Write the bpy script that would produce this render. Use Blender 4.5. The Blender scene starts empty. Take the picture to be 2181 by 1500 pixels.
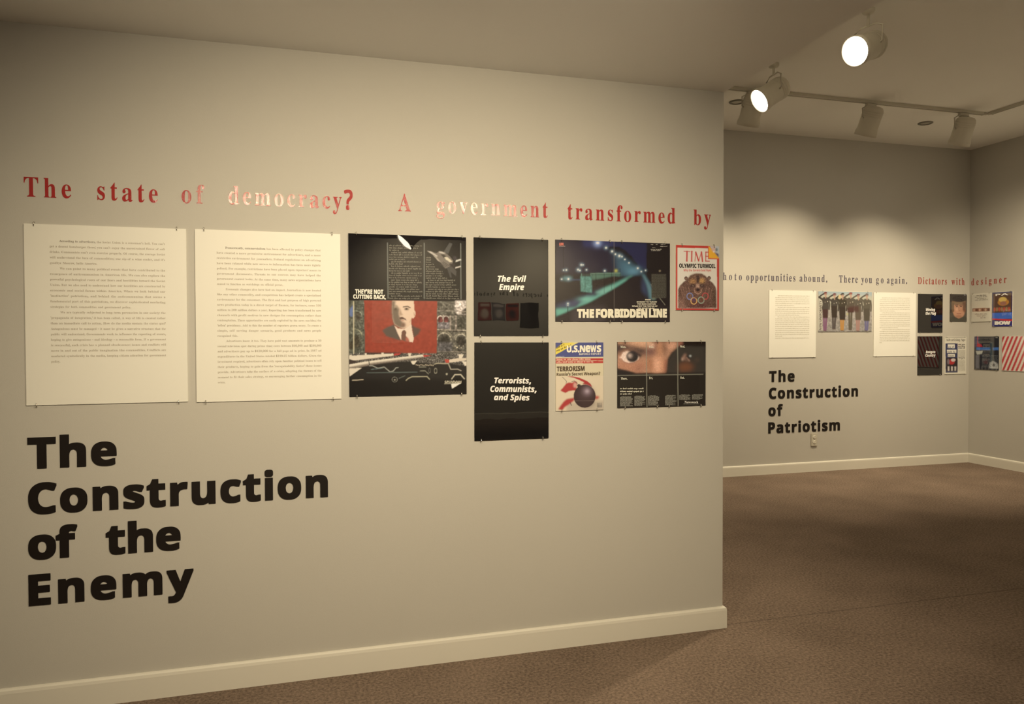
import bpy, bmesh, math, random
import numpy as np
from mathutils import Matrix, Vector

random.seed(7)
rng = np.random.default_rng(7)
SC = bpy.context.scene
COL = SC.collection

# ------------------------------------------------------------------ camera
F_PX, PITCH, YAW, ROLL = 1599.93, 0.01912, 0.27982, -0.00291
CAM_POS = Vector((0.0, -2.9094, 1.281))
cy, sy, cp, sp = math.cos(YAW), math.sin(YAW), math.cos(PITCH), math.sin(PITCH)
fwd = Vector((sy * cp, cy * cp, -sp)); rgt = Vector((cy, -sy, 0)); upv = rgt.cross(fwd)
r2 = rgt * math.cos(ROLL) + upv * math.sin(ROLL)
u2 = -rgt * math.sin(ROLL) + upv * math.cos(ROLL)
cam_data = bpy.data.cameras.new('camera')
cam_data.sensor_width = 36.0
cam_data.lens = F_PX / 2181.0 * 36.0
cam_data.clip_start = 0.02
cam = bpy.data.objects.new('camera', cam_data); COL.objects.link(cam)
cam.matrix_world = Matrix(((r2.x, u2.x, -fwd.x, CAM_POS.x), (r2.y, u2.y, -fwd.y, CAM_POS.y),
                           (r2.z, u2.z, -fwd.z, CAM_POS.z), (0, 0, 0, 1)))
SC.camera = cam

# ------------------------------------------------------------------ world, exposure
world = bpy.data.worlds.new('world'); SC.world = world
world.use_nodes = True
world.node_tree.nodes['Background'].inputs[0].default_value = (0.02, 0.018, 0.014, 1)
SC.view_settings.view_transform = 'Standard'
SC.view_settings.look = 'None'
SC.view_settings.gamma = 1.0
SC.view_settings.use_curve_mapping = False
SC.view_settings.exposure = 0.0
SC.cycles.max_bounces = 10
SC.cycles.diffuse_bounces = 7
SC.cycles.sample_clamp_indirect = 6.0
SC.cycles.caustics_reflective = False
SC.cycles.caustics_refractive = False

WARM = (1.0, 0.82, 0.55)          # tungsten flood lamps
# power of every lamp, added side fills included: (lens position, direction, watts, cone degrees, edge softness)
LAMPS = {
    'near_left':   ((-0.20, -2.10, 2.105), (0.38, 2.10, -1.42), 116, 108, 1.0),
    'near_right':  ((1.10, -2.12, 2.105), (-0.34, 2.12, -1.40), 136, 110, 1.0),
    'near_rear':   ((0.87, -3.41, 2.075), (-0.68, 0.10, -0.66), 8, 90, 1.0),
    'aimed_near':  ((3.06, 0.68, 2.90), (-0.90, -0.22, -0.38), 165, 160, 1.0),
    'aimed_left':  ((3.07, 1.61, 2.90), (-0.84, 0.06, -0.54), 90, 130, 1.0),
    'wash_left':   ((3.34, 2.14, 2.90), (-0.03, 0.92, -2.05), 108, 98, 1.0),
    'wash_middle': ((4.42, 2.14, 2.90), (-0.12, 0.92, -2.05), 115, 98, 1.0),
    'wash_right':  ((5.36, 2.14, 2.885), (0.03, 0.92, -2.25), 112, 98, 1.0),
    'wash_side':   ((5.66, 1.20, 2.90), (0.90, 1.20, -2.15), 160, 105, 1.0),
    'side_fill_middle': ((5.66, -0.80, 2.90), (0.95, 0.10, -1.30), 170, 120, 1.0),  # added out of view as fill, to lift the high ceiling and carpet
    'side_fill_near':   ((5.66, -2.40, 2.90), (0.95, 0.00, -1.30), 170, 120, 1.0),  # second added fill lamp, unseen, raises the general light on this side
    'rear_wash_left':  ((1.60, -7.30, 2.90), (0.30, -1.2, -1.20), 165, 120, 1.0),
    'rear_wash_right': ((3.70, -7.30, 2.90), (0.00, -1.2, -1.20), 165, 120, 1.0),
}

# ------------------------------------------------------------------ helpers
def lin(c):
    c = np.asarray(c, float) / 255.0
    return np.where(c <= 0.04045, c / 12.92, ((c + 0.055) / 1.055) ** 2.4)

def material(name, base=(0.5, 0.5, 0.5), rough=0.6, metal=0.0, spec=0.5, coat=0.0):
    m = bpy.data.materials.new(name); m.use_nodes = True
    b = m.node_tree.nodes['Principled BSDF']
    b.inputs['Base Color'].default_value = (*base, 1)
    b.inputs['Roughness'].default_value = rough
    b.inputs['Metallic'].default_value = metal
    b.inputs['Specular IOR Level'].default_value = spec
    b.inputs['Coat Weight'].default_value = coat
    return m

def nodes_of(m):
    return m.node_tree.nodes, m.node_tree.links, m.node_tree.nodes['Principled BSDF']

def mesh_object(name, verts, faces, mats, parent=None, face_mats=None, smooth=False):
    me = bpy.data.meshes.new(name)
    me.from_pydata([tuple(v) for v in verts], [], [tuple(f) for f in faces])
    for m in (mats if isinstance(mats, (list, tuple)) else [mats]): me.materials.append(m)
    if face_mats is not None: me.polygons.foreach_set('material_index', face_mats)
    if smooth: me.polygons.foreach_set('use_smooth', [True] * len(me.polygons))
    me.update()
    o = bpy.data.objects.new(name, me); COL.objects.link(o)
    if parent: o.parent = parent
    return o

def bm_object(name, bm, mats, parent=None, smooth=False):
    bmesh.ops.recalc_face_normals(bm, faces=bm.faces[:])
    me = bpy.data.meshes.new(name); bm.to_mesh(me); bm.free()
    for m in (mats if isinstance(mats, (list, tuple)) else [mats]): me.materials.append(m)
    if smooth: me.polygons.foreach_set('use_smooth', [True] * len(me.polygons))
    o = bpy.data.objects.new(name, me); COL.objects.link(o)
    if parent: o.parent = parent
    return o

def add_box(bm, a, b, bevel=0.0):
    v = [bm.verts.new((x, y, z)) for x in (a[0], b[0]) for y in (a[1], b[1]) for z in (a[2], b[2])]
    fs = [bm.faces.new([v[i] for i in f]) for f in
          ((0, 1, 3, 2), (4, 6, 7, 5), (0, 4, 5, 1), (2, 3, 7, 6), (0, 2, 6, 4), (1, 5, 7, 3))]
    if bevel:
        es = list({e for f in fs for e in f.edges})
        bmesh.ops.bevel(bm, geom=es, offset=bevel, segments=2, affect='EDGES')

def add_lathe(bm, profile, seg=32, caps=(False, False)):
    """profile: (radius, z) pairs turned about the local z axis."""
    rings = []
    for r, z in profile:
        rings.append([bm.verts.new((r * math.cos(2 * math.pi * i / seg), r * math.sin(2 * math.pi * i / seg), z))
                      for i in range(seg)])
    for a, b in zip(rings, rings[1:]):
        for i in range(seg):
            j = (i + 1) % seg
            bm.faces.new((a[i], a[j], b[j], b[i]))
    if caps[0]: bm.faces.new(rings[0])
    if caps[1]: bm.faces.new(rings[-1])
    return rings

def add_tube(bm, pts, r, seg=8):
    pts = [Vector(p) for p in pts]
    prev = None
    for k, p in enumerate(pts):
        d = (pts[min(k + 1, len(pts) - 1)] - pts[max(k - 1, 0)]).normalized()
        a = d.orthogonal().normalized() if abs(d.z) < 0.95 else Vector((1, 0, 0)).cross(d).normalized()
        b = d.cross(a)
        ring = [bm.verts.new(p + r * (a * math.cos(2 * math.pi * i / seg) + b * math.sin(2 * math.pi * i / seg)))
                for i in range(seg)]
        if prev:
            for i in range(seg):
                j = (i + 1) % seg
                bm.faces.new((prev[i], prev[j], ring[j], ring[i]))
        else:
            bm.faces.new(ring)
        prev = ring
    bm.faces.new(prev)

def tag(o, label, cat, group=None):
    o['label'] = label; o['category'] = cat
    if group: o['group'] = group
    return o

def structure(o):
    o['kind'] = 'structure'; return o

def thing(name, loc, label, cat, group=None, rz=0.0):
    o = bpy.data.objects.new(name, None); COL.objects.link(o)
    o.empty_display_size = 0.05
    o.location = loc; o.rotation_euler = (0, 0, rz)
    return tag(o, label, cat, group)

# ------------------------------------------------------------------ room materials
def wall_paint(name, base, rough=0.85):
    m = material(name, base, rough, spec=0.25)
    N, L, b = nodes_of(m)
    tc = N.new('ShaderNodeTexCoord')
    n1 = N.new('ShaderNodeTexNoise'); n1.inputs['Scale'].default_value = 320; n1.inputs['Detail'].default_value = 3
    bump = N.new('ShaderNodeBump'); bump.inputs['Strength'].default_value = 0.12; bump.inputs['Distance'].default_value = 0.002
    L.new(tc.outputs['Object'], n1.inputs['Vector']); L.new(n1.outputs['Fac'], bump.inputs['Height'])
    L.new(bump.outputs['Normal'], b.inputs['Normal'])
    n2 = N.new('ShaderNodeTexNoise'); n2.inputs['Scale'].default_value = 1.7; n2.inputs['Detail'].default_value = 4
    mx = N.new('ShaderNodeMix'); mx.data_type = 'RGBA'
    mx.inputs['A'].default_value = (*[c * 0.975 for c in base], 1); mx.inputs['B'].default_value = (*[min(1, c * 1.025) for c in base], 1)
    L.new(tc.outputs['Object'], n2.inputs['Vector']); L.new(n2.outputs['Fac'], mx.inputs['Factor'])
    L.new(mx.outputs['Result'], b.inputs['Base Color'])
    return m

M_WALL = wall_paint('grey_wall_paint', (0.50, 0.488, 0.452))
M_CEIL = wall_paint('white_ceiling_paint', (0.83, 0.82, 0.79), 0.9)
M_TRIM = material('cream_trim_paint', (0.70, 0.685, 0.62), 0.45, spec=0.4)

M_CARPET = material('brown_carpet', (0.2, 0.15, 0.12), 0.97, spec=0.1)
N, L, b = nodes_of(M_CARPET)
tc = N.new('ShaderNodeTexCoord')
na = N.new('ShaderNodeTexNoise'); na.inputs['Scale'].default_value = 380; na.inputs['Detail'].default_value = 4
nb = N.new('ShaderNodeTexNoise'); nb.inputs['Scale'].default_value = 90; nb.inputs['Detail'].default_value = 3
nc = N.new('ShaderNodeTexNoise'); nc.inputs['Scale'].default_value = 2.2; nc.inputs['Detail'].default_value = 3
for n in (na, nb, nc): L.new(tc.outputs['Object'], n.inputs['Vector'])
ad = N.new('ShaderNodeMath'); ad.operation = 'ADD'
L.new(na.outputs['Fac'], ad.inputs[0]); L.new(nb.outputs['Fac'], ad.inputs[1])
ad2 = N.new('ShaderNodeMath'); ad2.operation = 'MULTIPLY_ADD'; ad2.inputs[1].default_value = 0.35
L.new(nc.outputs['Fac'], ad2.inputs[0]); L.new(ad.outputs[0], ad2.inputs[2])
rp = N.new('ShaderNodeValToRGB')
rp.color_ramp.elements[0].position = 0.30; rp.color_ramp.elements[0].color = (0.112, 0.083, 0.064, 1)
rp.color_ramp.elements[1].position = 0.72; rp.color_ramp.elements[1].color = (0.325, 0.247, 0.196, 1)
mr = N.new('ShaderNodeMapRange'); mr.inputs['From Min'].default_value = 0.55; mr.inputs['From Max'].default_value = 1.85
L.new(ad2.outputs[0], mr.inputs['Value']); L.new(mr.outputs['Result'], rp.inputs['Fac'])
# faint seam where two carpet widths meet, in line with the partition
sx = N.new('ShaderNodeSeparateXYZ'); L.new(tc.outputs['Object'], sx.inputs[0])
s1 = N.new('ShaderNodeMath'); s1.operation = 'SUBTRACT'; s1.inputs[1].default_value = 0.02; L.new(sx.outputs['Y'], s1.inputs[0])
s2 = N.new('ShaderNodeMath'); s2.operation = 'ABSOLUTE'; L.new(s1.outputs[0], s2.inputs[0])
s3 = N.new('ShaderNodeMapRange'); s3.inputs['From Min'].default_value = 0.002; s3.inputs['From Max'].default_value = 0.008
s3.inputs['To Min'].default_value = 0.72; s3.inputs['To Max'].default_value = 1.0; L.new(s2.outputs[0], s3.inputs['Value'])
vm = N.new('ShaderNodeVectorMath'); vm.operation = 'SCALE'
L.new(rp.outputs['Color'], vm.inputs[0]); L.new(s3.outputs['Result'], vm.inputs['Scale']); L.new(vm.outputs[0], b.inputs['Base Color'])
bump = N.new('ShaderNodeBump'); bump.inputs['Strength'].default_value = 0.7; bump.inputs['Distance'].default_value = 0.006
L.new(ad.outputs[0], bump.inputs['Height']); L.new(bump.outputs['Normal'], b.inputs['Normal'])

# ------------------------------------------------------------------ room shell
XE = 1.7992            # free end of the near partition
YF = 3.1431            # face of the far wall
XR = 6.5697            # face of the right wall
XL = -4.0              # left wall
YN = -8.5              # opposite wall, behind the camera
ZLOW, ZHIGH = 2.3472, 3.1633
YLOW = -5.2            # the low ceiling ends here, behind the camera
PT = 0.13              # partition thickness

def slab(name, a, b, m):
    bm = bmesh.new(); add_box(bm, a, b)
    return structure(bm_object(name, bm, m))

slab('floor', (XL - 0.1, YN - 0.1, -0.1), (XR + 0.1, YF + 0.1, 0.0), M_CARPET)
slab('ceiling', (XL - 0.1, YN - 0.1, ZHIGH), (XR + 0.1, YF + 0.1, ZHIGH + 0.1), M_CEIL)
slab('ceiling_low', (XL, YLOW, ZLOW), (XE, 0.0, ZHIGH), M_CEIL)
slab('wall_front', (XL, 0.0, 0.0), (XE, PT, ZHIGH), M_WALL)
slab('wall_back', (XL - 0.1, YF, 0.0), (XR + 0.1, YF + 0.1, ZHIGH), M_WALL)
slab('wall_right', (XR, YN - 0.1, 0.0), (XR + 0.1, YF, ZHIGH), M_WALL)
slab('wall_left', (XL - 0.1, YN - 0.1, 0.0), (XL, YF, ZHIGH), M_WALL)
slab('wall_rear', (XL, YN - 0.1, 0.0), (XR, YN, ZHIGH), M_WALL)

BB_H, BB_T = 0.0941, 0.014
def baseboard(name, path, closed_ends=True):
    """Sweep the rounded skirting profile along a polyline of floor points; the room lies to the right of the path."""
    prof = [(0.0, 0.0), (BB_T, 0.0), (BB_T, BB_H - 0.016), (BB_T * 0.86, BB_H - 0.006), (BB_T * 0.5, BB_H - 0.001), (0.0, BB_H)]
    bm = bmesh.new(); prev = None
    pts = [Vector((x, y, 0)) for x, y in path]
    for k, p in enumerate(pts):
        dirs = []
        if k > 0: dirs.append((pts[k] - pts[k - 1]).normalized())
        if k < len(pts) - 1: dirs.append((pts[k + 1] - pts[k]).normalized())
        ns = [Vector((d.y, -d.x, 0)) for d in dirs]
        n = ns[0] if len(ns) == 1 else (ns[0] + ns[1]) / (1 + ns[0].dot(ns[1]))
        ring = [bm.verts.new(p + n * o + Vector((0, 0, h))) for o, h in prof]
        if prev:
            for i in range(len(prof) - 1): bm.faces.new((prev[i], prev[i + 1], ring[i + 1], ring[i]))
        elif closed_ends: bm.faces.new(ring)
        prev = ring
    bm.faces.new(prev)
    return structure(bm_object(name, bm, M_TRIM))

baseboard('baseboard_front', [(XL, 0.0), (XE, 0.0), (XE, PT), (XL, PT)])
baseboard('baseboard_back', [(XL, YF), (XR, YF)])
baseboard('baseboard_right', [(XR, YF - BB_T), (XR, YN)])
baseboard('baseboard_rear', [(XR, YN), (XL, YN)])

# ------------------------------------------------------------------ lettering
FONT_DIR = bpy.utils.system_resource('DATAFILES', path='fonts') or ''
def load_font(fn):
    try: return bpy.data.fonts.load(FONT_DIR + '/' + fn)
    except Exception: return None
F_MATH = load_font('NotoSansMath-Regular.woff2')      # Blender's own fonts: its bold serif and bold sans alphabets
F_INTER = load_font('Inter.woff2')

STYLE_BASE = {'serif': (0x1D400, 0x1D41A, 0x1D7CE), 'sans': (0x1D5D4, 0x1D5EE, 0x1D7EC), 'italic': (0x1D63C, 0x1D656, 0x1D7EC)}
def styled(ch, style):
    if F_MATH is None or style == 'plain': return ch
    A, a, d = STYLE_BASE[style]
    if 'A' <= ch <= 'Z': return chr(A + ord(ch) - 65)
    if 'a' <= ch <= 'z': return chr(a + ord(ch) - 97)
    if '0' <= ch <= '9': return chr(d + ord(ch) - 48)
    return ch

_gcache = {}
def _curve_mesh(body, font, offset, shear, res):
    cu = bpy.data.curves.new('glyph', 'FONT'); cu.body = body
    if font: cu.font = font
    cu.offset = offset; cu.shear = shear; cu.resolution_u = res
    o = bpy.data.objects.new('glyph', cu); COL.objects.link(o)
    bpy.context.view_layer.update()
    me = o.to_mesh()
    v = np.array([(p.co.x, p.co.y) for p in me.vertices]).reshape(-1, 2)
    f = [tuple(p.vertices) for p in me.polygons]
    o.to_mesh_clear(); bpy.data.objects.remove(o); bpy.data.curves.remove(cu)
    return v, f

def glyph(ch, style, offset=0.0, res=3):
    key = (ch, style, offset, res)
    if key not in _gcache:
        font = F_INTER if style == 'plain' else F_MATH
        punct = not ch.isalnum()
        bold = max(0.0, offset) + (0.016 if punct and style != 'plain' else 0.0)
        off = min(0.0, offset)
        sh = 0.2 if (punct and style == 'italic') else 0.0
        H = styled('H', style)
        base = _curve_mesh(H, font, 0, 0, 1)[0][:, 0].max()
        adv = _curve_mesh(styled(ch, style) + H, font, 0, 0, 1)[0][:, 0].max() - base
        v, f = _curve_mesh(styled(ch, style), font, off, sh, res) if ch != ' ' else (np.zeros((0, 2)), [])
        lay = np.zeros(len(v))
        if bold and len(v):                     # heavier weight: the outline struck several times about its place
            n0 = len(v); ring = [(i * bold * q, j * bold * q) for q in ((1.0,) if bold < 0.022 else (0.5, 1.0)) for i in (-1, 0, 1) for j in (-1, 0, 1) if i or j]
            v = np.vstack([v] + [v + np.array(d) for d in ring])
            f = [tuple(i + n0 * k for i in q) for k in range(len(ring) + 1) for q in f]
            lay = np.repeat(np.arange(len(ring) + 1), n0)
        _gcache[key] = (np.c_[v, lay] if len(v) else np.zeros((0, 3)), f, adv)
    return _gcache[key]

_caps = {}
def cap_height(style):
    if style not in _caps:
        v = glyph('H', style)[0]; _caps[style] = v[:, 1].max() - v[:, 1].min()
    return _caps[style]

def layout(s, style, offset=0.0, track=0.0, res=3, spacew=None):
    """[(verts2d, faces)] per character, cap height 1, pen starting at 0."""
    k = 1.0 / cap_height(style); x = 0.0; out = []
    for ch in s:
        v, f, adv = glyph(ch, style, offset, res)
        if ch == ' ':
            x += (spacew if spacew is not None else adv * k) + track; out.append(None); continue
        vv = v * np.array([k, k, 1.0]) + np.array([x, 0.0, 0.0]); out.append((vv, f)); x += adv * k + track
    return out

def extents(lay):
    xs = np.concatenate([l[0][:, 0] for l in lay if l is not None and len(l[0])])
    return xs.min(), xs.max()

def solid_letter(name, v2, faces, depth, m, parent):
    n = len(v2)
    V = [(x, -depth - 4e-5 * k, z) for x, z, k in v2] + [(x, 0.0, z) for x, z, k in v2]
    cnt = {}
    for f in faces:
        for i in range(len(f)):
            e = (f[i], f[(i + 1) % len(f)]); cnt[tuple(sorted(e))] = cnt.get(tuple(sorted(e)), []) + [e]
    F = []
    for f in faces:
        p = [v2[i] for i in f]
        area = sum(p[i][0] * p[(i + 1) % len(p)][1] - p[(i + 1) % len(p)][0] * p[i][1] for i in range(len(p)))
        F.append(f if area > 0 else f[::-1])
    for es in cnt.values():
        if len(es) == 1:
            a, c = es[0]; F.append((a, a + n, c + n, c))
    return mesh_object(name, V, F, m, parent)

def wall_word(text, x0, x1, base, cap, style, m, label, squeeze, depth, offset=0.0, wall='front', group=None, vary=0.0):
    """A word of cut letters stuck on a wall; x0..x1 are its ends, letters keep their squeeze and are spaced to fit."""
    lay = layout(text, style, offset, 0.0, 6)
    a, c = extents(lay)
    n = max(1, len(text) - 1)
    want = (abs(x1 - x0)) / (cap * squeeze)
    track = (want - (c - a)) / n
    lay = layout(text, style, offset, track, 6); a, c = extents(lay)
    if wall == 'front': loc, rz = (x0, 0.0, base), 0.0
    elif wall == 'back': loc, rz = (x0, YF, base), 0.0
    elif wall == 'right': loc, rz = (XR, x0, base), -math.pi / 2
    else: loc, rz = (x0, YN, base), math.pi
    t = thing('wall_word', loc, label, 'wall lettering', group, rz)
    for l in lay:
        if l is None: continue
        v = (l[0] - np.array([a, 0, 0])) * np.array([cap * squeeze, cap, 1.0])
        if vary: v = v + np.array([0, random.uniform(-vary, vary), 0])
        solid_letter('letter', v, l[1], depth, m, t)
    return t

# ------------------------------------------------------------------ printed sheets
# colour of the print under the warm lamps, taken back to what the ink itself is
def ink(c, light=(0.93, 0.79, 0.52)):
    return np.clip(lin(c) / np.array(light) * 0.86, 0.0, 0.86)

M_PRINT = material('glossy_laminated_print', (0.5, 0.5, 0.5), 0.012, spec=1.0)
M_PAPER = material('laminated_text_sheet', (0.5, 0.5, 0.5), 0.5, spec=0.3)
for m in (M_PRINT, M_PAPER):
    N, L, b = nodes_of(m)
    at = N.new('ShaderNodeAttribute'); at.attribute_name = 'ink'
    L.new(at.outputs['Color'], b.inputs['Base Color'])
    tc = N.new('ShaderNodeTexCoord'); nz = N.new('ShaderNodeTexNoise'); nz.inputs['Scale'].default_value = 9
    bp = N.new('ShaderNodeBump'); bp.inputs['Strength'].default_value = 0.012; bp.inputs['Distance'].default_value = 0.01
    L.new(tc.outputs['Object'], nz.inputs['Vector']); L.new(nz.outputs['Fac'], bp.inputs['Height'])
    L.new(bp.outputs['Normal'], b.inputs['Normal'])
M_BOARD = material('white_mounting_board', (0.72, 0.70, 0.62), 0.7)
M_BOARD_DARK = material('black_mounting_board', (0.025, 0.024, 0.022), 0.6)
M_CLIP = material('steel_clip', (0.75, 0.73, 0.68), 0.25, metal=1.0)

def homography(src):
    dst = [(0, 0), (1, 0), (1, 1), (0, 1)]
    A = []; B = []
    for (x, y), (u, v) in zip(src, dst):
        A.append([x, y, 1, 0, 0, 0, -u * x, -u * y]); B.append(u)
        A.append([0, 0, 0, x, y, 1, -v * x, -v * y]); B.append(v)
    return np.append(np.linalg.solve(np.array(A, float), np.array(B, float)), 1).reshape(3, 3)

class Art:
    """The printed face of a sheet. Drawing is given in the reference frame of a study of the sheet
    (its four corners are `quad`), and is rectified to the flat sheet of w x h metres."""
    def __init__(self, w, h, quad, step, light=(0.93, 0.79, 0.52)):
        self.w, self.h, self.light = w, h, light
        self.nx, self.ny = max(2, int(round(w / step)) + 1), max(2, int(round(h / step)) + 1)
        self.img = np.zeros((self.ny, self.nx, 3))
        self.U, self.V = np.meshgrid(np.linspace(0, 1, self.nx), np.linspace(0, 1, self.ny))
        self.H = homography(quad); self.crop(0, 0, 1)
        self.tv, self.tf, self.tc = [], [], []
    def crop(self, ox, oy, s):
        self.ox, self.oy, self.s = ox, oy, s; return self
    def uv(self, pts):
        p = np.atleast_2d(np.asarray(pts, float)) / self.s + np.array([self.ox, self.oy])
        q = np.c_[p, np.ones(len(p))] @ self.H.T
        return q[:, :2] / q[:, 2:]
    def col(self, c): return ink(c, self.light)
    def fill(self, c): self.img[:] = self.col(c); return self
    def _blend(self, mask, c, alpha=1.0):
        mask = (mask * alpha)[..., None]; self.img = self.img * (1 - mask) + self.col(c) * mask
    def _blur(self, m, r):
        r = int(round(r))
        if r < 1:
            p = np.pad(m, 1, mode='edge'); p = 0.25 * p[:-2] + 0.5 * p[1:-1] + 0.25 * p[2:]
            return 0.25 * p[:, :-2] + 0.5 * p[:, 1:-1] + 0.25 * p[:, 2:]
        k = np.exp(-0.5 * (np.arange(-2 * r, 2 * r + 1) / max(r * 0.8, .5)) ** 2); k /= k.sum()
        p = np.pad(m, ((2 * r, 2 * r), (0, 0)), mode='edge')
        m = sum(k[i] * p[i:i + m.shape[0]] for i in range(len(k)))
        p = np.pad(m, ((0, 0), (2 * r, 2 * r)), mode='edge')
        return sum(k[i] * p[:, i:i + m.shape[1]] for i in range(len(k)))
    def poly(self, pts, c, soft=0, alpha=1.0):
        q = self.uv(pts); x, y = self.U, self.V
        ins = np.zeros_like(x, bool); n = len(q)
        for i in range(n):
            x0, y0 = q[i]; x1, y1 = q[(i + 1) % n]
            if y0 == y1: continue
            ins ^= ((y0 > y) != (y1 > y)) & (x < (x1 - x0) * (y - y0) / (y1 - y0) + x0)
        self._blend(self._blur(ins.astype(float), soft), c, alpha); return self
    def rect(self, x0, y0, x1, y1, c, soft=0, alpha=1.0):
        return self.poly([(x0, y0), (x1, y0), (x1, y1), (x0, y1)], c, soft, alpha)
    def _px(self, cx, cy):
        """Grid coordinates in study units, local linear map about a point."""
        o = self.uv([(cx, cy), (cx + 1, cy), (cx, cy + 1)])
        J = np.array([o[1] - o[0], o[2] - o[0]]).T; Ji = np.linalg.inv(J)
        dx = self.U - o[0, 0]; dy = self.V - o[0, 1]
        return Ji[0, 0] * dx + Ji[0, 1] * dy, Ji[1, 0] * dx + Ji[1, 1] * dy
    def ell(self, cx, cy, rx, ry, c, soft=0, alpha=1.0, rot=0.0, ring=0.0):
        X, Y = self._px(cx, cy); a = math.radians(rot)
        X, Y = X * math.cos(a) + Y * math.sin(a), -X * math.sin(a) + Y * math.cos(a)
        r = np.sqrt((X / rx) ** 2 + (Y / ry) ** 2)
        m = (r < 1).astype(float)
        if ring: m = m * (r > 1 - ring)
        self._blend(self._blur(m, soft), c, alpha); return self
    def glow(self, cx, cy, r, c, alpha=1.0, ry=None):
        X, Y = self._px(cx, cy)
        self._blend(np.exp(-((X / r) ** 2 + (Y / (ry or r)) ** 2)), c, alpha); return self
    def line(self, pts, w, c, alpha=1.0, soft=0):
        m = np.zeros_like(self.U)
        for (x0, y0), (x1, y1) in zip(pts, pts[1:]):
            X, Y = self._px(x0, y0); dx, dy = x1 - x0, y1 - y0; L2 = dx * dx + dy * dy
            t = np.clip((X * dx + Y * dy) / L2, 0, 1)
            d = np.hypot(X - t * dx, Y - t * dy)
            m = np.maximum(m, np.clip((w / 2 - d) / (w * 0.25) + 0.5, 0, 1))
        self._blend(self._blur(m, soft), c, alpha); return self
    def arc(self, cx, cy, rx, ry, a0, a1, w, c, alpha=1.0):
        pts = [(cx + rx * math.cos(math.radians(a)), cy - ry * math.sin(math.radians(a))) for a in np.linspace(a0, a1, 14)]
        return self.line(pts, w, c, alpha)
    def grain(self, pts, amp, scale=1):
        q = self.uv(pts); x, y = self.U, self.V
        ins = np.zeros_like(x, bool); n = len(q)
        for i in range(n):
            x0, y0 = q[i]; x1, y1 = q[(i + 1) % n]
            if y0 == y1: continue
            ins ^= ((y0 > y) != (y1 > y)) & (x < (x1 - x0) * (y - y0) / (y1 - y0) + x0)
        nz = self._blur(rng.normal(0, 1, x.shape), scale); nz /= nz.std() + 1e-9
        self.img *= np.where(ins, np.exp(amp * nz), 1.0)[..., None]; return self
    # ---- crisp overlay shapes (type)
    def _shape(self, v2, faces, c, layer=None):
        n = sum(len(v) for v in self.tv)
        q = self.uv(v2)
        self.tv.append(np.c_[(q[:, 0] - 0.5) * self.w, (1 - q[:, 1]) * self.h, np.zeros(len(q)) if layer is None else layer])
        self.tf += [tuple(i + n for i in f) for f in faces]
        self.tc.append(np.tile(self.col(c), (len(v2), 1)))
    def text(self, s, style, x0, x1, top, base, c, offset=0.0, angle=0.0, slope=0.0, res=2):
        """Fit one line of type: x0..x1 wide, capitals from top to base; slope = drop per unit x."""
        lay = layout(s, style, offset, 0.0, res); a, e = extents(lay)
        kx = (x1 - x0) / (e - a); ky = base - top
        for l in lay:
            if l is None: continue
            X = (l[0][:, 0] - a) * kx; Y = -l[0][:, 1] * ky
            if angle:
                r = math.radians(angle); X, Y = X * math.cos(r) - Y * math.sin(r), X * math.sin(r) + Y * math.cos(r)
            self._shape(np.c_[X + x0, Y + base + slope * X], l[1], c, l[0][:, 2])
        return self
    def justified(self, s, style, x0, x1, base, cap, c, offset=0.0, natural=None, slope=0.0, last=False):
        """A line of body type; stretched between the margins by its word spaces unless it is a short last line."""
        words = s.split(); lays = [layout(w, style, offset, 0.0, 1) for w in words]
        ws = [extents(l) for l in lays]; kx = natural * cap
        tot = sum(e - a for a, e in ws)
        if not last and len(words) > 1:
            lo, hi = 0.85 * kx, 1.15 * kx
            kx = min(hi, max(lo, (x1 - x0 - 0.62 * kx * (len(words) - 1)) / tot))
            gap = (x1 - x0 - tot * kx) / (len(words) - 1)
        else: gap = 0.7 * kx
        x = x0
        for (a, e), lay in zip(ws, lays):
            for l in lay:
                if l is None: continue
                self._shape(np.c_[(l[0][:, 0] - a) * kx + x, -l[0][:, 1] * cap + base + slope * (x - x0)], l[1], c, l[0][:, 2])
            x += (e - a) * kx + gap
        return self
    def greek(self, x0, x1, base, xh, c, slope=0.0, dens=0.72):
        """A line of type too small to read: word-shaped rows of strokes."""
        x = x0
        V, F = [], []
        while x < x1:
            n = random.choice((2, 3, 4, 5, 6, 7, 8)); w = xh * 0.78
            for i in range(n):
                if x + w > x1: break
                hh = xh * (1.5 if random.random() < 0.22 else 1.0); lo = xh * (0.4 if random.random() < 0.1 else 0)
                y = base + slope * (x - x0); k = len(V)
                V += [(x, y + lo), (x + w * dens, y + lo), (x + w * dens, y - hh), (x, y - hh)]; F.append((k, k + 1, k + 2, k + 3)); x += w
            x += xh * 0.75
        if V: self._shape(np.array(V, float), F, c)
        return self

def clip_mesh(up):
    bm = bmesh.new(); s = 1 if up else -1
    add_tube(bm, [(0, 0.0, s * 0.006), (0, -0.0065, s * 0.006), (0, -0.0088, s * 0.0045), (0, -0.0088, -s * 0.007)], 0.0016, 6)
    bmesh.ops.recalc_face_normals(bm, faces=bm.faces[:])
    me = bpy.data.meshes.new('clip'); bm.to_mesh(me); bm.free(); me.materials.append(M_CLIP)
    me.polygons.foreach_set('use_smooth', [True] * len(me.polygons))
    return me
CLIP_UP, CLIP_DOWN = clip_mesh(True), clip_mesh(False)

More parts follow.
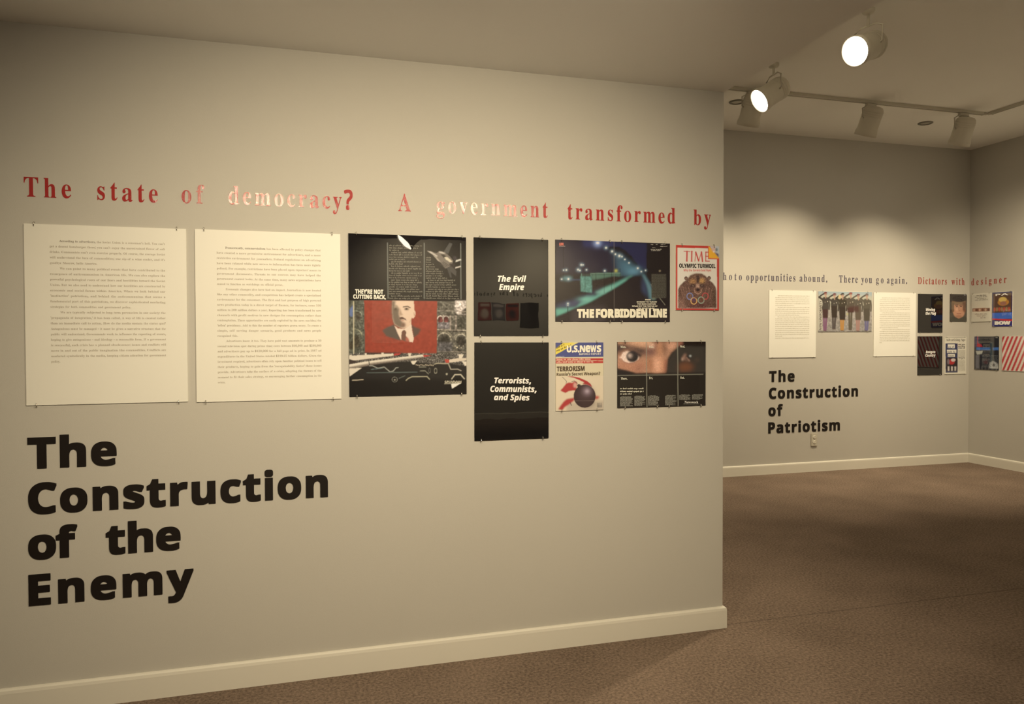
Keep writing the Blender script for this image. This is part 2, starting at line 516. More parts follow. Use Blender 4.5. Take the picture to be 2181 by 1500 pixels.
def sheet(name, art, at, label, cat, wall='front', tops=(0.08, 0.92), bottoms=None, mat=None, dark=False, group=None, tilt=0.0):
    """at = (left edge, bottom edge) on its wall. The board lies on the wall, the print on the board, clips hold the edges."""
    w, h = art.w, art.h
    if wall == 'front': loc, rz = (at[0] + w / 2, 0.0, at[1]), 0.0
    elif wall == 'back': loc, rz = (at[0] + w / 2, YF, at[1]), 0.0
    elif wall == 'right': loc, rz = (XR, at[0] - w / 2, at[1]), -math.pi / 2
    else: loc, rz = (at[0] - w / 2, YN, at[1]), math.pi
    t = thing(name, loc, label, cat, group, rz)
    if tilt: t.rotation_euler[1] = tilt
    T = 0.005
    bm = bmesh.new(); add_box(bm, (-w / 2, -T, 0), (w / 2, 0, h))
    bm_object('backing_board', bm, M_BOARD_DARK if dark else M_BOARD, t)
    nx, ny = art.nx, art.ny
    gv = np.stack([(art.U - 0.5) * w, np.full_like(art.U, -T - 0.0004), (1 - art.V) * h], -1).reshape(-1, 3)
    idx = np.arange(nx * ny).reshape(ny, nx)
    quads = np.stack([idx[1:, :-1], idx[1:, 1:], idx[:-1, 1:], idx[:-1, :-1]], -1).reshape(-1, 4)
    cols = art.img.reshape(-1, 3)
    V = gv; loops = [quads.ravel()]; sizes = [np.full(len(quads), 4)]
    if art.tv:
        tv = np.concatenate(art.tv); base = len(gv)
        V = np.vstack([gv, np.c_[tv[:, 0], -T - 0.0009 - 4e-5 * tv[:, 2], tv[:, 1]]])
        cols = np.vstack([cols, np.concatenate(art.tc)])
        ff = []
        for f in art.tf:
            p = tv[list(f)]; s = np.sum(p[:, 0] * np.roll(p[:, 1], -1) - np.roll(p[:, 0], -1) * p[:, 1])
            ff.append([i + base for i in (f if s > 0 else f[::-1])])
        loops.append(np.array([i for f in ff for i in f])); sizes.append(np.array([len(f) for f in ff]))
    loops = np.concatenate(loops).astype(np.int32); sizes = np.concatenate(sizes).astype(np.int32)
    me = bpy.data.meshes.new('print')
    me.vertices.add(len(V)); me.vertices.foreach_set('co', V.astype(np.float32).ravel())
    me.loops.add(len(loops)); me.loops.foreach_set('vertex_index', loops)
    me.polygons.add(len(sizes)); me.polygons.foreach_set('loop_start', np.concatenate([[0], np.cumsum(sizes)[:-1]]).astype(np.int32))
    me.polygons.foreach_set('use_smooth', [False] * len(sizes))
    me.update(calc_edges=True); me.validate()
    ca = me.color_attributes.new('ink', 'FLOAT_COLOR', 'POINT')
    ca.data.foreach_set('color', np.c_[cols, np.ones(len(cols))].astype(np.float32).ravel())
    me.materials.append(mat or M_PRINT)
    o = bpy.data.objects.new('print', me); COL.objects.link(o); o.parent = t
    for f in tops:
        c = bpy.data.objects.new('clip', CLIP_UP); COL.objects.link(c); c.parent = t; c.location = ((f - 0.5) * w, 0, h)
    for f in (bottoms or tops):
        c = bpy.data.objects.new('clip', CLIP_DOWN); COL.objects.link(c); c.parent = t; c.location = ((f - 0.5) * w, 0, 0)
    return t

# ================================================================== NEAR WALL: text sheets
INKGREY = (176, 156, 118)
P1_TEXT = """   According to advertisers, the Soviet Union is a consumer's hell. You can't
get a decent hamburger there; you can't enjoy the unrestrained flavor of soft
drinks. Communists can't even exercise properly. Of course, the average Soviet
will understand the lure of commodities; one sip of a wine cooler, and it's
goodbye Moscow, hello America.|
   We can point to many political events that have contributed to the
resurgence of anticommunism in American life. We can also explore the
powerful psychological roots of our fears and hostilities toward the Soviet
Union. But we also need to understand how our hostilities are constructed by
economic and social forces within America. When we look behind our
'instinctive' patriotism, and behind the anticommunism that seems a
fundamental part of this patriotism, we discover sophisticated marketing
strategies for both commodities and government policy.|
   We are typically subjected to long term persuasion in our society: the
'propaganda of integration,' it has been called. A way of life is created rather
than an immediate call to action. How do the media sustain the status quo?
Antagonisms must be managed - it must be given a narrative structure that the
public will understand. Governments work to influence the reporting of events,
hoping to give antagonisms - and ideology - a reasonable form. If a government
is successful, each crisis has a planned obsolescence: issues and conflicts will
move in and out of the public imagination like commodities. Conflicts are
marketed symbolically in the media, keeping citizen attention for government
policy.|"""
P2_TEXT = """   Domestically, commercialism has been affected by policy changes that
have created a more permissive environment for advertisers, and a more
restrictive environment for journalists. Federal regulations on advertising
have been relaxed while new access to information has been more tightly
policed. For example, restrictions have been placed upon reporters' access to
government documents. Threats to sue sources may have helped the
government control leaks. At the same time, many news organizations have
ceased to function as watchdogs on official power.|
   Economic changes also have had an impact. Journalism is now treated
like any other commodity, and competition has helped create a specialized
environment for the consumer. The first and last purpose of high powered
news production today is a direct target of finance, for instance, some 100
million to 200 million dollars a year. Reporting has been transformed by new
channels with profit motives in new designs for consumption rather than
contemplation. These opportunities are easily exploited by the news machine; the
'teflon' presidency. Add to this the number of reporters grown weary. To create a
simple, self serving danger scenario, good products and news people
recognized this.|
   Advertisers know it too. They have paid vast amounts to produce a 30
second television spot during prime time; costs between $60,000 and $200,000
and advertisers pay up to $120,000 for a full page ad in print. In 1987 ad
expenditures in the United States totaled $109.65 billion dollars. Given the
investment required, advertisers often rely upon familiar political issues to sell
their products, hoping to gain from the 'recognizability factor' these issues
provide. Advertisers take the surface of a crisis, adopting the themes of the
moment to fit their sales strategy, so encouraging further consumption in the
crisis.|"""

def text_sheet(text, w, h, x0, x1, y0, y1, at, label, bold):
    a = Art(w, h, [(0, 0), (1, 0), (1, 1), (0, 1)], 0.02)
    a.fill((236, 219, 176))
    lines = text.split('\n'); cap = 0.0118
    for i, ln in enumerate(lines):
        y = y0 + (y1 - y0) * i / (len(lines) - 1)
        x = x0 + (0.058 if ln.startswith('   ') else 0.0)
        a.justified(ln.strip().rstrip('|'), 'serif', x, x1, y, cap, INKGREY, 0.0, natural=0.94 * h / w, last=ln.endswith('|'))
    # the opening words are set bolder
    n = len(bold.replace(' ', '')); k = 0
    for j in range(len(a.tc)):
        if k < n: a.tc[j][:] = a.col((128, 110, 82)); k += 1
    return sheet('text_panel', a, at, label, 'text panel', mat=M_PAPER, tops=(0.06, 0.94))

text_sheet(P1_TEXT, 0.508, 0.617, 0.151, 0.862, 0.096, 0.765, (-0.882, 1.055),
           'white text panel above the big black word "The", leftmost sheet on the near wall', 'According to advertisers,')
text_sheet(P2_TEXT, 0.508, 0.621, 0.142, 0.858, 0.108, 0.893, (-0.345, 1.052),
           'white text panel filled almost to its foot, beside the black advertisement with the red banner', 'Domestically, commercialism')

# ================================================================== NEAR WALL: fighter jet advertisement
def art_jet_ad():
    a = Art(0.454, 0.618, [(741.5, 497.9), (991.8, 504.3), (995, 838.5), (745.4, 845.8)], 0.0015)
    a.fill((26, 22, 19))
    a.crop(735, 490, 8.078)
    for x, x2 in ((725, 737), (1355, 1362), (1985, 1995)): a.line([(x, 222), (x2, 1178)], 13, (128, 126, 106))
    g = (112, 104, 82)
    ends = [1325, 1275, 930, 1320, 1320, 1255, 1040, 1305, 1010, 1310, 1330, 1110, 1325, 1330, 1265, 1265, 1330, 1255, 1260, 1290, 1335, 955, 1330, 1285]
    for i, e in enumerate(ends):
        a.greek(790 if i in (3, 7, 9, 12, 15, 22) else 752, e, 280 + i * 39.4, 17, g)
    ends = [1480, 1485, 1490, 1540, 1555, 1615, 1680, 1690, 1690, 1765, 1895, 1875, 1930, 1840, 1965, 1960, 1960, 1970, 1970]
    for i, e in enumerate(ends):
        a.greek(1420 if i in (10, 14) else 1385, e, 482 + i * 38.8, 17, g)
    # swing wing fighter seen from below
    a.poly([(1690, 372), (1790, 212), (1842, 225), (1772, 400)], (78, 74, 64), 1)
    a.poly([(1730, 640), (1830, 610), (1915, 700), (1908, 785), (1850, 740)], (72, 66, 57), 1)
    a.poly([(1745, 640), (1800, 640), (1835, 815), (1805, 805)], (66, 62, 54), 1)
    a.poly([(1405, 355), (1470, 362), (1570, 395), (1620, 352), (1720, 380), (1800, 450), (1855, 520), (1840, 600), (1720, 655), (1640, 560), (1560, 460)], (116, 104, 86), 1)
    a.poly([(1405, 355), (1480, 368), (1590, 440), (1570, 455), (1480, 400)], (186, 172, 145), 1)
    a.poly([(1600, 362), (1660, 365), (1718, 395), (1690, 405), (1620, 385)], (190, 176, 148), 1)
    a.poly([(1690, 450), (1760, 460), (1845, 535), (1800, 545), (1730, 500)], (206, 190, 150), 1)
    a.poly([(1500, 420), (1560, 450), (1640, 540), (1600, 530)], (160, 146, 120), 1)
    for i in range(4): a.line([(1625 + 20 * i, 582 - 14 * i), (1715 + 22 * i, 645 - 14 * i)], 10, (62, 54, 46))
    a.poly([(1640, 415), (1690, 410), (1740, 450), (1690, 470)], (60, 52, 40), 1)
    a.poly([(1850, 440), (1910, 445), (1925, 500), (1870, 520)], (58, 50, 48), 2)
    a.poly([(1790, 570), (1890, 560), (1890, 640), (1800, 620)], (48, 40, 36), 2)
    a.poly([(1895, 545), (1905, 510), (1985, 488), (1998, 508)], (206, 195, 166), 1)
    a.poly([(1888, 655), (1900, 630), (1985, 605), (1992, 625)], (198, 184, 156), 1)
    white = (238, 222, 180)
    a.text("THEY'RE NOT", 'sans', 172, 655, 1026, 1096, white, 0.02, slope=0.012)
    a.text('CUTTING BACK.', 'sans', 140, 702, 1116, 1184, white, 0.02, slope=0.012)
    # parade photograph
    a.crop(735, 635, 6.818)
    a.rect(55, 40, 1800, 1460, (94, 87, 70))
    a.rect(55, 40, 280, 850, (88, 86, 68))
    a.poly([(1600, 30), (1765, 30), (1765, 230), (1625, 232), (1600, 170)], (202, 184, 158), 2)
    a.poly([(1690, 190), (1765, 120), (1765, 232), (1690, 232)], (84, 74, 60), 2)
    for y, c in ((180, (138, 124, 102)), (240, (70, 60, 48)), (455, (190, 172, 140)), (475, (74, 66, 52)), (770, (134, 120, 98))): a.line([(1340, y), (1770, y + 6)], 10, c)
    for x in (1430, 1530, 1610): a.line([(x, 250), (x + 4, 450)], 20, (140, 124, 102))
    for cx in (1385, 1468): a.ell(cx, 310, 36, 50, (92, 46, 40), 1); a.arc(cx, 300, 42, 46, 0, 180, 13, (182, 166, 140))
    a.rect(1345, 350, 1520, 440, (116, 106, 96)); a.ell(1690, 330, 60, 60, (62, 58, 44), 4); a.ell(1690, 410, 55, 40, (58, 54, 40), 3)
    for cx, cy, r in ((1690, 600, 82), (1440, 600, 100)):
        a.ell(cx, cy + 30, r * 0.8, r * 1.0, (52, 46, 36), 3); a.arc(cx, cy, r, r, 0, 180, 16, (152, 140, 112)); a.arc(cx, cy, r * 1.25, r * 1.25, 10, 170, 9, (128, 116, 90))
    a.rect(1350, 640, 1560, 770, (88, 82, 74), 3)
    for i in range(5): a.ell(1600 + 30 * i, 690 + 25 * (i % 2), 8, 8, (182, 166, 130))
    a.arc(150, 250, 90, 60, 0, 120, 14, (150, 150, 122)); a.ell(190, 270, 45, 70, (80, 72, 56), 3)
    a.arc(120, 560, 130, 110, 0, 90, 14, (156, 150, 112)); a.ell(170, 640, 60, 100, (66, 58, 42), 4); a.ell(90, 700, 25, 60, (76, 64, 44), 3)
    a.grain([(55, 40), (280, 40), (280, 850), (55, 850)], 0.3, 2); a.grain([(1335, 40), (1800, 40), (1800, 950), (1335, 950)], 0.3, 2)
    a.poly([(65, 175), (118, 100), (112, 272), (72, 272)], (104, 116, 142), 2)
    a.line([(124, 55), (130, 835)], 15, (204, 188, 142))
    a.poly([(276, 38), (1335, 38), (1335, 800), (296, 806)], (148, 62, 42))
    a.grain([(276, 38), (1335, 38), (1335, 800), (296, 806)], 0.05, 3)
    # bust of a man with moustache and pointed beard, lit from the right
    suit = (88, 74, 60)
    a.poly([(540, 472), (610, 425), (715, 385), (760, 480), (815, 620), (700, 585), (600, 555)], suit, 2)
    a.poly([(955, 380), (1020, 420), (1105, 450), (1060, 530), (995, 575), (985, 480)], (92, 70, 54), 2)
    a.poly([(715, 395), (770, 440), (860, 450), (962, 365), (975, 470), (1000, 590), (985, 640), (945, 638), (880, 600), (812, 606), (760, 500)], (226, 198, 160), 1)
    face = [(690, 38), (998, 38), (1006, 170), (1022, 200), (1018, 262), (992, 292), (965, 285), (958, 380), (905, 425), (850, 445), (780, 420), (715, 380), (690, 290), (682, 150)]
    a.poly(face, (222, 188, 148), 1)
    a.poly([(675, 38), (735, 38), (722, 100), (745, 120), (790, 150), (785, 230), (800, 290), (835, 350), (838, 425), (780, 430), (712, 380), (685, 290), (674, 150)], (112, 94, 72), 3)
    a.ell(740, 135, 30, 34, (156, 134, 104), 2); a.ell(735, 160, 22, 22, (84, 66, 50), 2)
    a.line([(845, 128), (905, 118), (945, 138)], 15, (76, 56, 42)); a.ell(893, 158, 36, 17, (98, 74, 54), 2); a.ell(890, 156, 12, 9, (48, 36, 28))
    a.poly([(800, 150), (825, 220), (845, 245), (805, 255), (785, 230)], (170, 138, 104), 2)
    a.poly([(785, 285), (830, 268), (880, 300), (892, 325), (850, 308), (800, 312)], (92, 62, 46), 1)
    a.line([(815, 330), (860, 325)], 9, (170, 110, 84)); a.poly([(810, 355), (862, 350), (885, 385), (868, 430), (820, 432)], (120, 88, 66), 3)
    a.line([(1000, 210), (1008, 255)], 9, (160, 120, 88)); a.line([(968, 290), (940, 350)], 12, (188, 150, 112), 0.7)
    a.poly([(822, 500), (838, 468), (868, 462), (892, 492), (882, 545), (905, 575), (935, 632), (870, 625), (815, 605)], (106, 70, 52), 1)
    a.poly([(890, 555), (925, 590), (940, 640), (880, 620)], (176, 100, 76), 2)
    # crowd band and vehicles
    a.rect(55, 805, 1800, 1000, (92, 84, 70), 3); a.grain([(55, 800), (1800, 800), (1800, 1000), (55, 1000)], 0.5, 1)
    a.rect(280, 795, 830, 820, (62, 44, 36), 2)
    a.poly([(60, 1000), (420, 940), (950, 915), (1300, 955), (1520, 945), (1800, 985), (1800, 1460), (60, 1460)], (40, 36, 30), 2)
    a.rect(60, 1180, 1800, 1460, (28, 24, 20), 6)
    W = (222, 203, 165)
    a.poly([(60, 845), (700, 806), (712, 838), (60, 925)], W); a.poly([(712, 808), (820, 797), (790, 826), (714, 838)], (172, 62, 50))
    a.line([(60, 925), (712, 842)], 8, (104, 90, 72))
    for x0, y0, x1, y1 in ((290, 805, 315, 840), (528, 797, 562, 842), (70, 830, 100, 850)): a.rect(x0, y0, x1, y1, W)
    a.poly([(60, 890), (238, 940), (60, 968)], (66, 54, 44))
    a.poly([(60, 970), (300, 925), (1142, 818), (1152, 852), (400, 962), (60, 1035)], (226, 208, 170))
    a.poly([(60, 1008), (400, 944), (1150, 845), (1152, 858), (400, 972), (60, 1038)], (120, 104, 84), 2)
    a.poly([(1132, 822), (1256, 832), (1150, 858)], (176, 62, 50))
    a.poly([(60, 1030), (252, 1015), (72, 1142)], W)
    a.poly([(915, 798), (965, 800), (950, 852), (930, 855)], W); a.poly([(955, 918), (1048, 905), (1012, 960), (985, 965)], W)
    a.line([(345, 900), (362, 985)], 12, (40, 36, 30))
    a.poly([(1512, 892), (1650, 866), (1800, 868), (1800, 894), (1522, 934)], (214, 192, 154)); a.poly([(1450, 890), (1512, 888), (1516, 934), (1468, 936)], (184, 74, 56))
    a.poly([(1648, 810), (1728, 810), (1700, 872), (1662, 872)], W); a.poly([(1700, 912), (1800, 915), (1800, 980), (1745, 975)], W)
    hl = (164, 158, 132)
    a.line([(360, 985), (400, 985), (480, 1022), (572, 1003), (655, 1072), (700, 1065), (745, 1012), (775, 1010)], 11, hl)
    a.line([(320, 1088), (1065, 1075)], 9, (92, 98, 84)); a.line([(380, 1040), (560, 1018)], 8, (104, 116, 104)); a.line([(790, 1165), (875, 1128)], 10, (96, 98, 82))
    a.line([(892, 1195), (925, 1165), (980, 1142), (1195, 1138), (1232, 1178)], 13, (172, 160, 120))
    a.line([(1095, 1058), (1165, 1055), (1215, 1100)], 9, (140, 134, 106)); a.line([(1080, 1000), (1180, 1000)], 9, (134, 126, 100))
    a.ell(725, 1185, 42, 40, (120, 114, 92), ring=0.2); a.ell(725, 1188, 12, 12, (150, 140, 112))
    a.ell(1320, 1055, 24, 44, (140, 132, 104), ring=0.3); a.ell(1232, 1050, 16, 40, (104, 98, 80), ring=0.3)
    a.line([(1300, 958), (1340, 944), (1510, 950)], 12, (176, 162, 124)); a.line([(1510, 960), (1540, 1030), (1640, 1028), (1690, 1050)], 12, (176, 162, 130))
    a.line([(1555, 1172), (1600, 1108), (1685, 1106), (1738, 1168)], 15, (206, 190, 150)); a.line([(112, 1200), (268, 1188)], 11, (196, 176, 136))
    for i in range(12): a.ell(1040 + i * 22, 968 + (i % 3) * 4, 9, 7, (190, 170, 132))
    a.ell(1482, 1100, 15, 15, (170, 158, 124)); a.ell(1645, 1260, 110, 110, (16, 14, 12), 5)
    a.text('GRUMMAN', 'sans', 1452, 1696, 1197, 1230, (216, 200, 156), 0.0, slope=-0.01, res=2)
    a.line([(1450, 1242), (1690, 1232)], 8, (216, 200, 156)); a.poly([(1545, 1245), (1690, 1232), (1562, 1312)], (238, 224, 188))
    return a

sheet('magazine_advertisement', art_jet_ad(), (0.193, 1.059), 'tall black advertisement with a fighter jet, a red banner and missiles', 'advertisement', tops=(0.064, 0.965), bottoms=(0.062, 0.955), dark=True)

# ================================================================== NEAR WALL: black title panels
def art_title(h, quad, lines):
    a = Art(0.310, h, quad, 0.02); a.fill((24, 21, 17)); a.crop(730, 480, 3.1244)
    for s, x0, x1, top, base in lines: a.text(s, 'italic', x0, x1, top, base, (250, 240, 196), 0.012, slope=0.006, res=4)
    return a
sheet('title_panel', art_title(0.390, [(1009.1, 505), (1167.5, 511), (1168.5, 715.2), (1010.7, 715.9)],
      [('The Evil', 1032, 1222, 336, 375), ('Empire', 1041, 1208, 392, 430)]), (0.679, 1.2885),
      'glossy black panel reading "The Evil Empire" in white, upper of the two black panels', 'title panel', tops=(0.077, 0.92), dark=True)
sheet('title_panel', art_title(0.391, [(1010.7, 730), (1169.1, 730.3), (1167.2, 932.9), (1009.7, 940)],
      [('Terrorists,', 1008, 1252, 1016, 1053), ('Communists,', 980, 1288, 1071, 1109), ('and Spies', 1005, 1242, 1128, 1165)]), (0.679, 0.8705),
      'glossy black panel reading "Terrorists, Communists, and Spies", hung below the other black panel', 'title panel', tops=(0.085, 0.92), dark=True, tilt=0.004)

# ================================================================== NEAR WALL: night frontier spread
def art_frontier():
    a = Art(0.517, 0.334, [(1182.5, 509.8), (1427.5, 519.2), (1426.6, 686.2), (1184.4, 684.4)], 0.0015)
    a.fill((42, 35, 33)); a.crop(1175, 500, 7.692)
    a.poly([(60, 75), (500, 95), (900, 200), (1100, 420), (1200, 640), (60, 650)], (50, 43, 49), 6)
    a.poly([(500, 90), (1110, 120), (1560, 140), (1560, 580), (1420, 540), (1320, 370), (1215, 262), (1110, 205), (900, 190), (520, 190)], (48, 46, 66), 3)
    a.poly([(505, 95), (1010, 110), (1010, 190), (540, 188)], (64, 64, 90), 10)
    a.poly([(890, 205), (1110, 205), (1125, 262), (1205, 268), (1215, 340), (1310, 350), (1330, 430), (1400, 470), (1440, 560), (1180, 400), (1000, 280)], (40, 33, 32), 2)
    a.poly([(1560, 300), (1640, 290), (1640, 150), (1940, 160), (1935, 1432), (1880, 1200), (1560, 700)], (42, 35, 30), 3)
    # lamp-lit haze along the frontier wall
    a.poly([(1010, 290), (1110, 370), (1260, 470), (1400, 560), (1500, 640), (1330, 690), (1160, 680), (1100, 560)], (74, 98, 104), 12)
    a.glow(1330, 600, 120, (100, 138, 144), 0.8, 70); a.glow(1220, 520, 80, (86, 120, 124), 0.5)
    a.glow(1150, 560, 90, (72, 96, 104), 0.5, 160)
    a.poly([(640, 645), (1120, 640), (1140, 690), (1000, 690), (830, 730), (660, 750)], (88, 114, 90), 4)
    a.line([(640, 640), (1130, 632)], 12, (112, 136, 108))
    a.poly([(660, 760), (1010, 690), (1240, 690), (900, 850), (660, 940)], (52, 43, 36), 3)
    a.poly([(70, 740), (470, 740), (470, 1010), (70, 1150)], (46, 38, 33), 4)
    a.poly([(190, 690), (330, 700), (330, 740), (185, 740)], (100, 140, 130), 5); a.line([(300, 742), (470, 740)], 14, (70, 82, 100), soft=2)
    a.poly([(470, 675), (655, 680), (662, 960), (480, 930)], (92, 132, 112), 2); a.poly([(470, 645), (655, 640), (655, 682), (470, 678)], (62, 66, 54), 2)
    a.grain([(470, 675), (655, 680), (662, 960), (480, 930)], 0.12, 2); a.line([(490, 640), (490, 680)], 8, (110, 150, 120)); a.line([(640, 640), (648, 682)], 8, (110, 150, 120))
    # lit patrol strip
    a.poly([(75, 1215), (400, 1180), (560, 1010), (720, 1000), (860, 880), (1000, 820), (1300, 680), (1345, 682), (1080, 860), (860, 985), (600, 1130), (380, 1215), (80, 1345)], (104, 160, 132), 4)
    a.poly([(380, 1080), (640, 980), (840, 890), (860, 930), (640, 1020), (480, 1110), (380, 1180), (80, 1210), (80, 1160)], (82, 84, 102), 8, 0.85)
    a.poly([(720, 940), (860, 880), (1000, 840), (1060, 850), (860, 980), (720, 960)], (124, 170, 142), 4, 0.8); a.glow(560, 1060, 110, (120, 176, 146), 0.8, 40); a.glow(160, 1260, 90, (104, 164, 130), 0.7, 50)
    a.poly([(80, 1345), (380, 1215), (600, 1130), (860, 985), (1080, 860), (1345, 690), (1490, 690), (1480, 900), (1600, 1060), (1940, 1200), (1935, 1432), (75, 1418)], (50, 41, 36), 3)
    a.poly([(1240, 720), (1340, 690), (1490, 680), (1480, 920), (1500, 1040), (1250, 1000)], (48, 40, 36), 6); a.poly([(330, 1230), (880, 1160), (880, 1432), (330, 1425)], (76, 66, 60), 8, 0.6)
    a.poly([(1480, 650), (1520, 660), (1600, 790), (1680, 940), (1700, 1065), (1600, 1065), (1560, 880), (1500, 700)], (96, 126, 124), 4)
    a.poly([(1640, 900), (1690, 960), (1700, 1065), (1640, 1065)], (120, 124, 88), 3); a.poly([(1480, 700), (1540, 800), (1590, 1050), (1480, 930)], (62, 68, 84), 6)
    a.line([(1630, 820), (1660, 880)], 12, (150, 150, 130)); a.line([(1690, 940), (1860, 1160)], 8, (150, 140, 108))
    a.rect(1635, 650, 1882, 1040, (64, 58, 46), 2)
    for i in range(30): a.greek(1640, 1876, 664 + i * 13.2, 6, (104, 97, 76))
    for x, y0, y1 in ((185, 200, 720), (545, 560, 985), (860, 590, 965), (980, 600, 900), (725, 640, 840), (1120, 560, 700)): a.line([(x, y0), (x + 4, y1)], 7, (30, 27, 25), 0.8)
    a.glow(750, 135, 62, (152, 166, 205), 0.95); a.ell(752, 135, 28, 15, (246, 236, 216), 2)
    for x, y, r in ((890, 215, 18), (990, 275, 18), (1045, 322, 15), (1110, 350, 22), (1152, 362, 13), (1200, 408, 12), (1268, 465, 12), (1412, 555, 16), (1470, 610, 12), (1540, 590, 11), (485, 495, 17), (515, 496, 11), (432, 575, 17), (462, 588, 13), (570, 578, 12), (240, 580, 14), (195, 582, 11), (275, 728, 18), (165, 730, 12), (270, 1130, 15), (268, 1158, 11), (870, 595, 14)):
        a.glow(x, y, r * 2.0, (130, 150, 150), 0.6); a.glow(x, y, r * 0.85, (232, 224, 196))
    a.glow(1055, 595, 26, (176, 172, 84)); a.glow(1775, 600, 14, (150, 132, 96)); a.line([(266, 1150), (272, 1290)], 9, (34, 32, 30))
    a.line([(1022, 100), (1026, 1425)], 7, (132, 118, 98), 0.75)
    cream = (240, 222, 174)
    for s, x0, x1 in (('THE', 417, 697), ('FOR', 725, 1022), ('BIDDEN', 1032, 1566), ('LINE', 1592, 1886)):
        a.text(s, 'sans', x0, x1, 1226, 1354, cream, 0.034, slope=0.010, res=4)
    for s, x0, x1, y in (('FROM', 1532, 1620, 1082), ('NORWAY TO TURKEY', 1394, 1726, 1117), ('THE IRON CURTAIN', 1404, 1706, 1151), ('WALLS OFF THE PEOPLES OF', 1318, 1732, 1184), ('THE SOVIET BLOC', 1406, 1686, 1219)):
        a.text(s, 'sans', x0, x1, y - 20, y, cream, 0.01, slope=0.006)
    a.text('LIFE', 'sans', 118, 190, 134, 172, (222, 120, 90), 0.03); a.greek(120, 222, 192, 7, (190, 176, 150))
    for x0, x1, y in ((1625, 1670, 170), (1710, 1740, 170), (1790, 1880, 168), (1650, 1710, 222), (1625, 1812, 245), (1630, 1800, 258), (1635, 1790, 270), (1780, 1900, 200)): a.greek(x0, x1, y, 9, (170, 158, 130))
    return a
sheet('magazine_spread', art_frontier(), (1.0205, 1.347), 'wide night photograph spread titled "THE FORBIDDEN LINE" with a lit frontier wall', 'magazine spread', tops=(0.051, 0.463, 0.567, 0.957), dark=True)

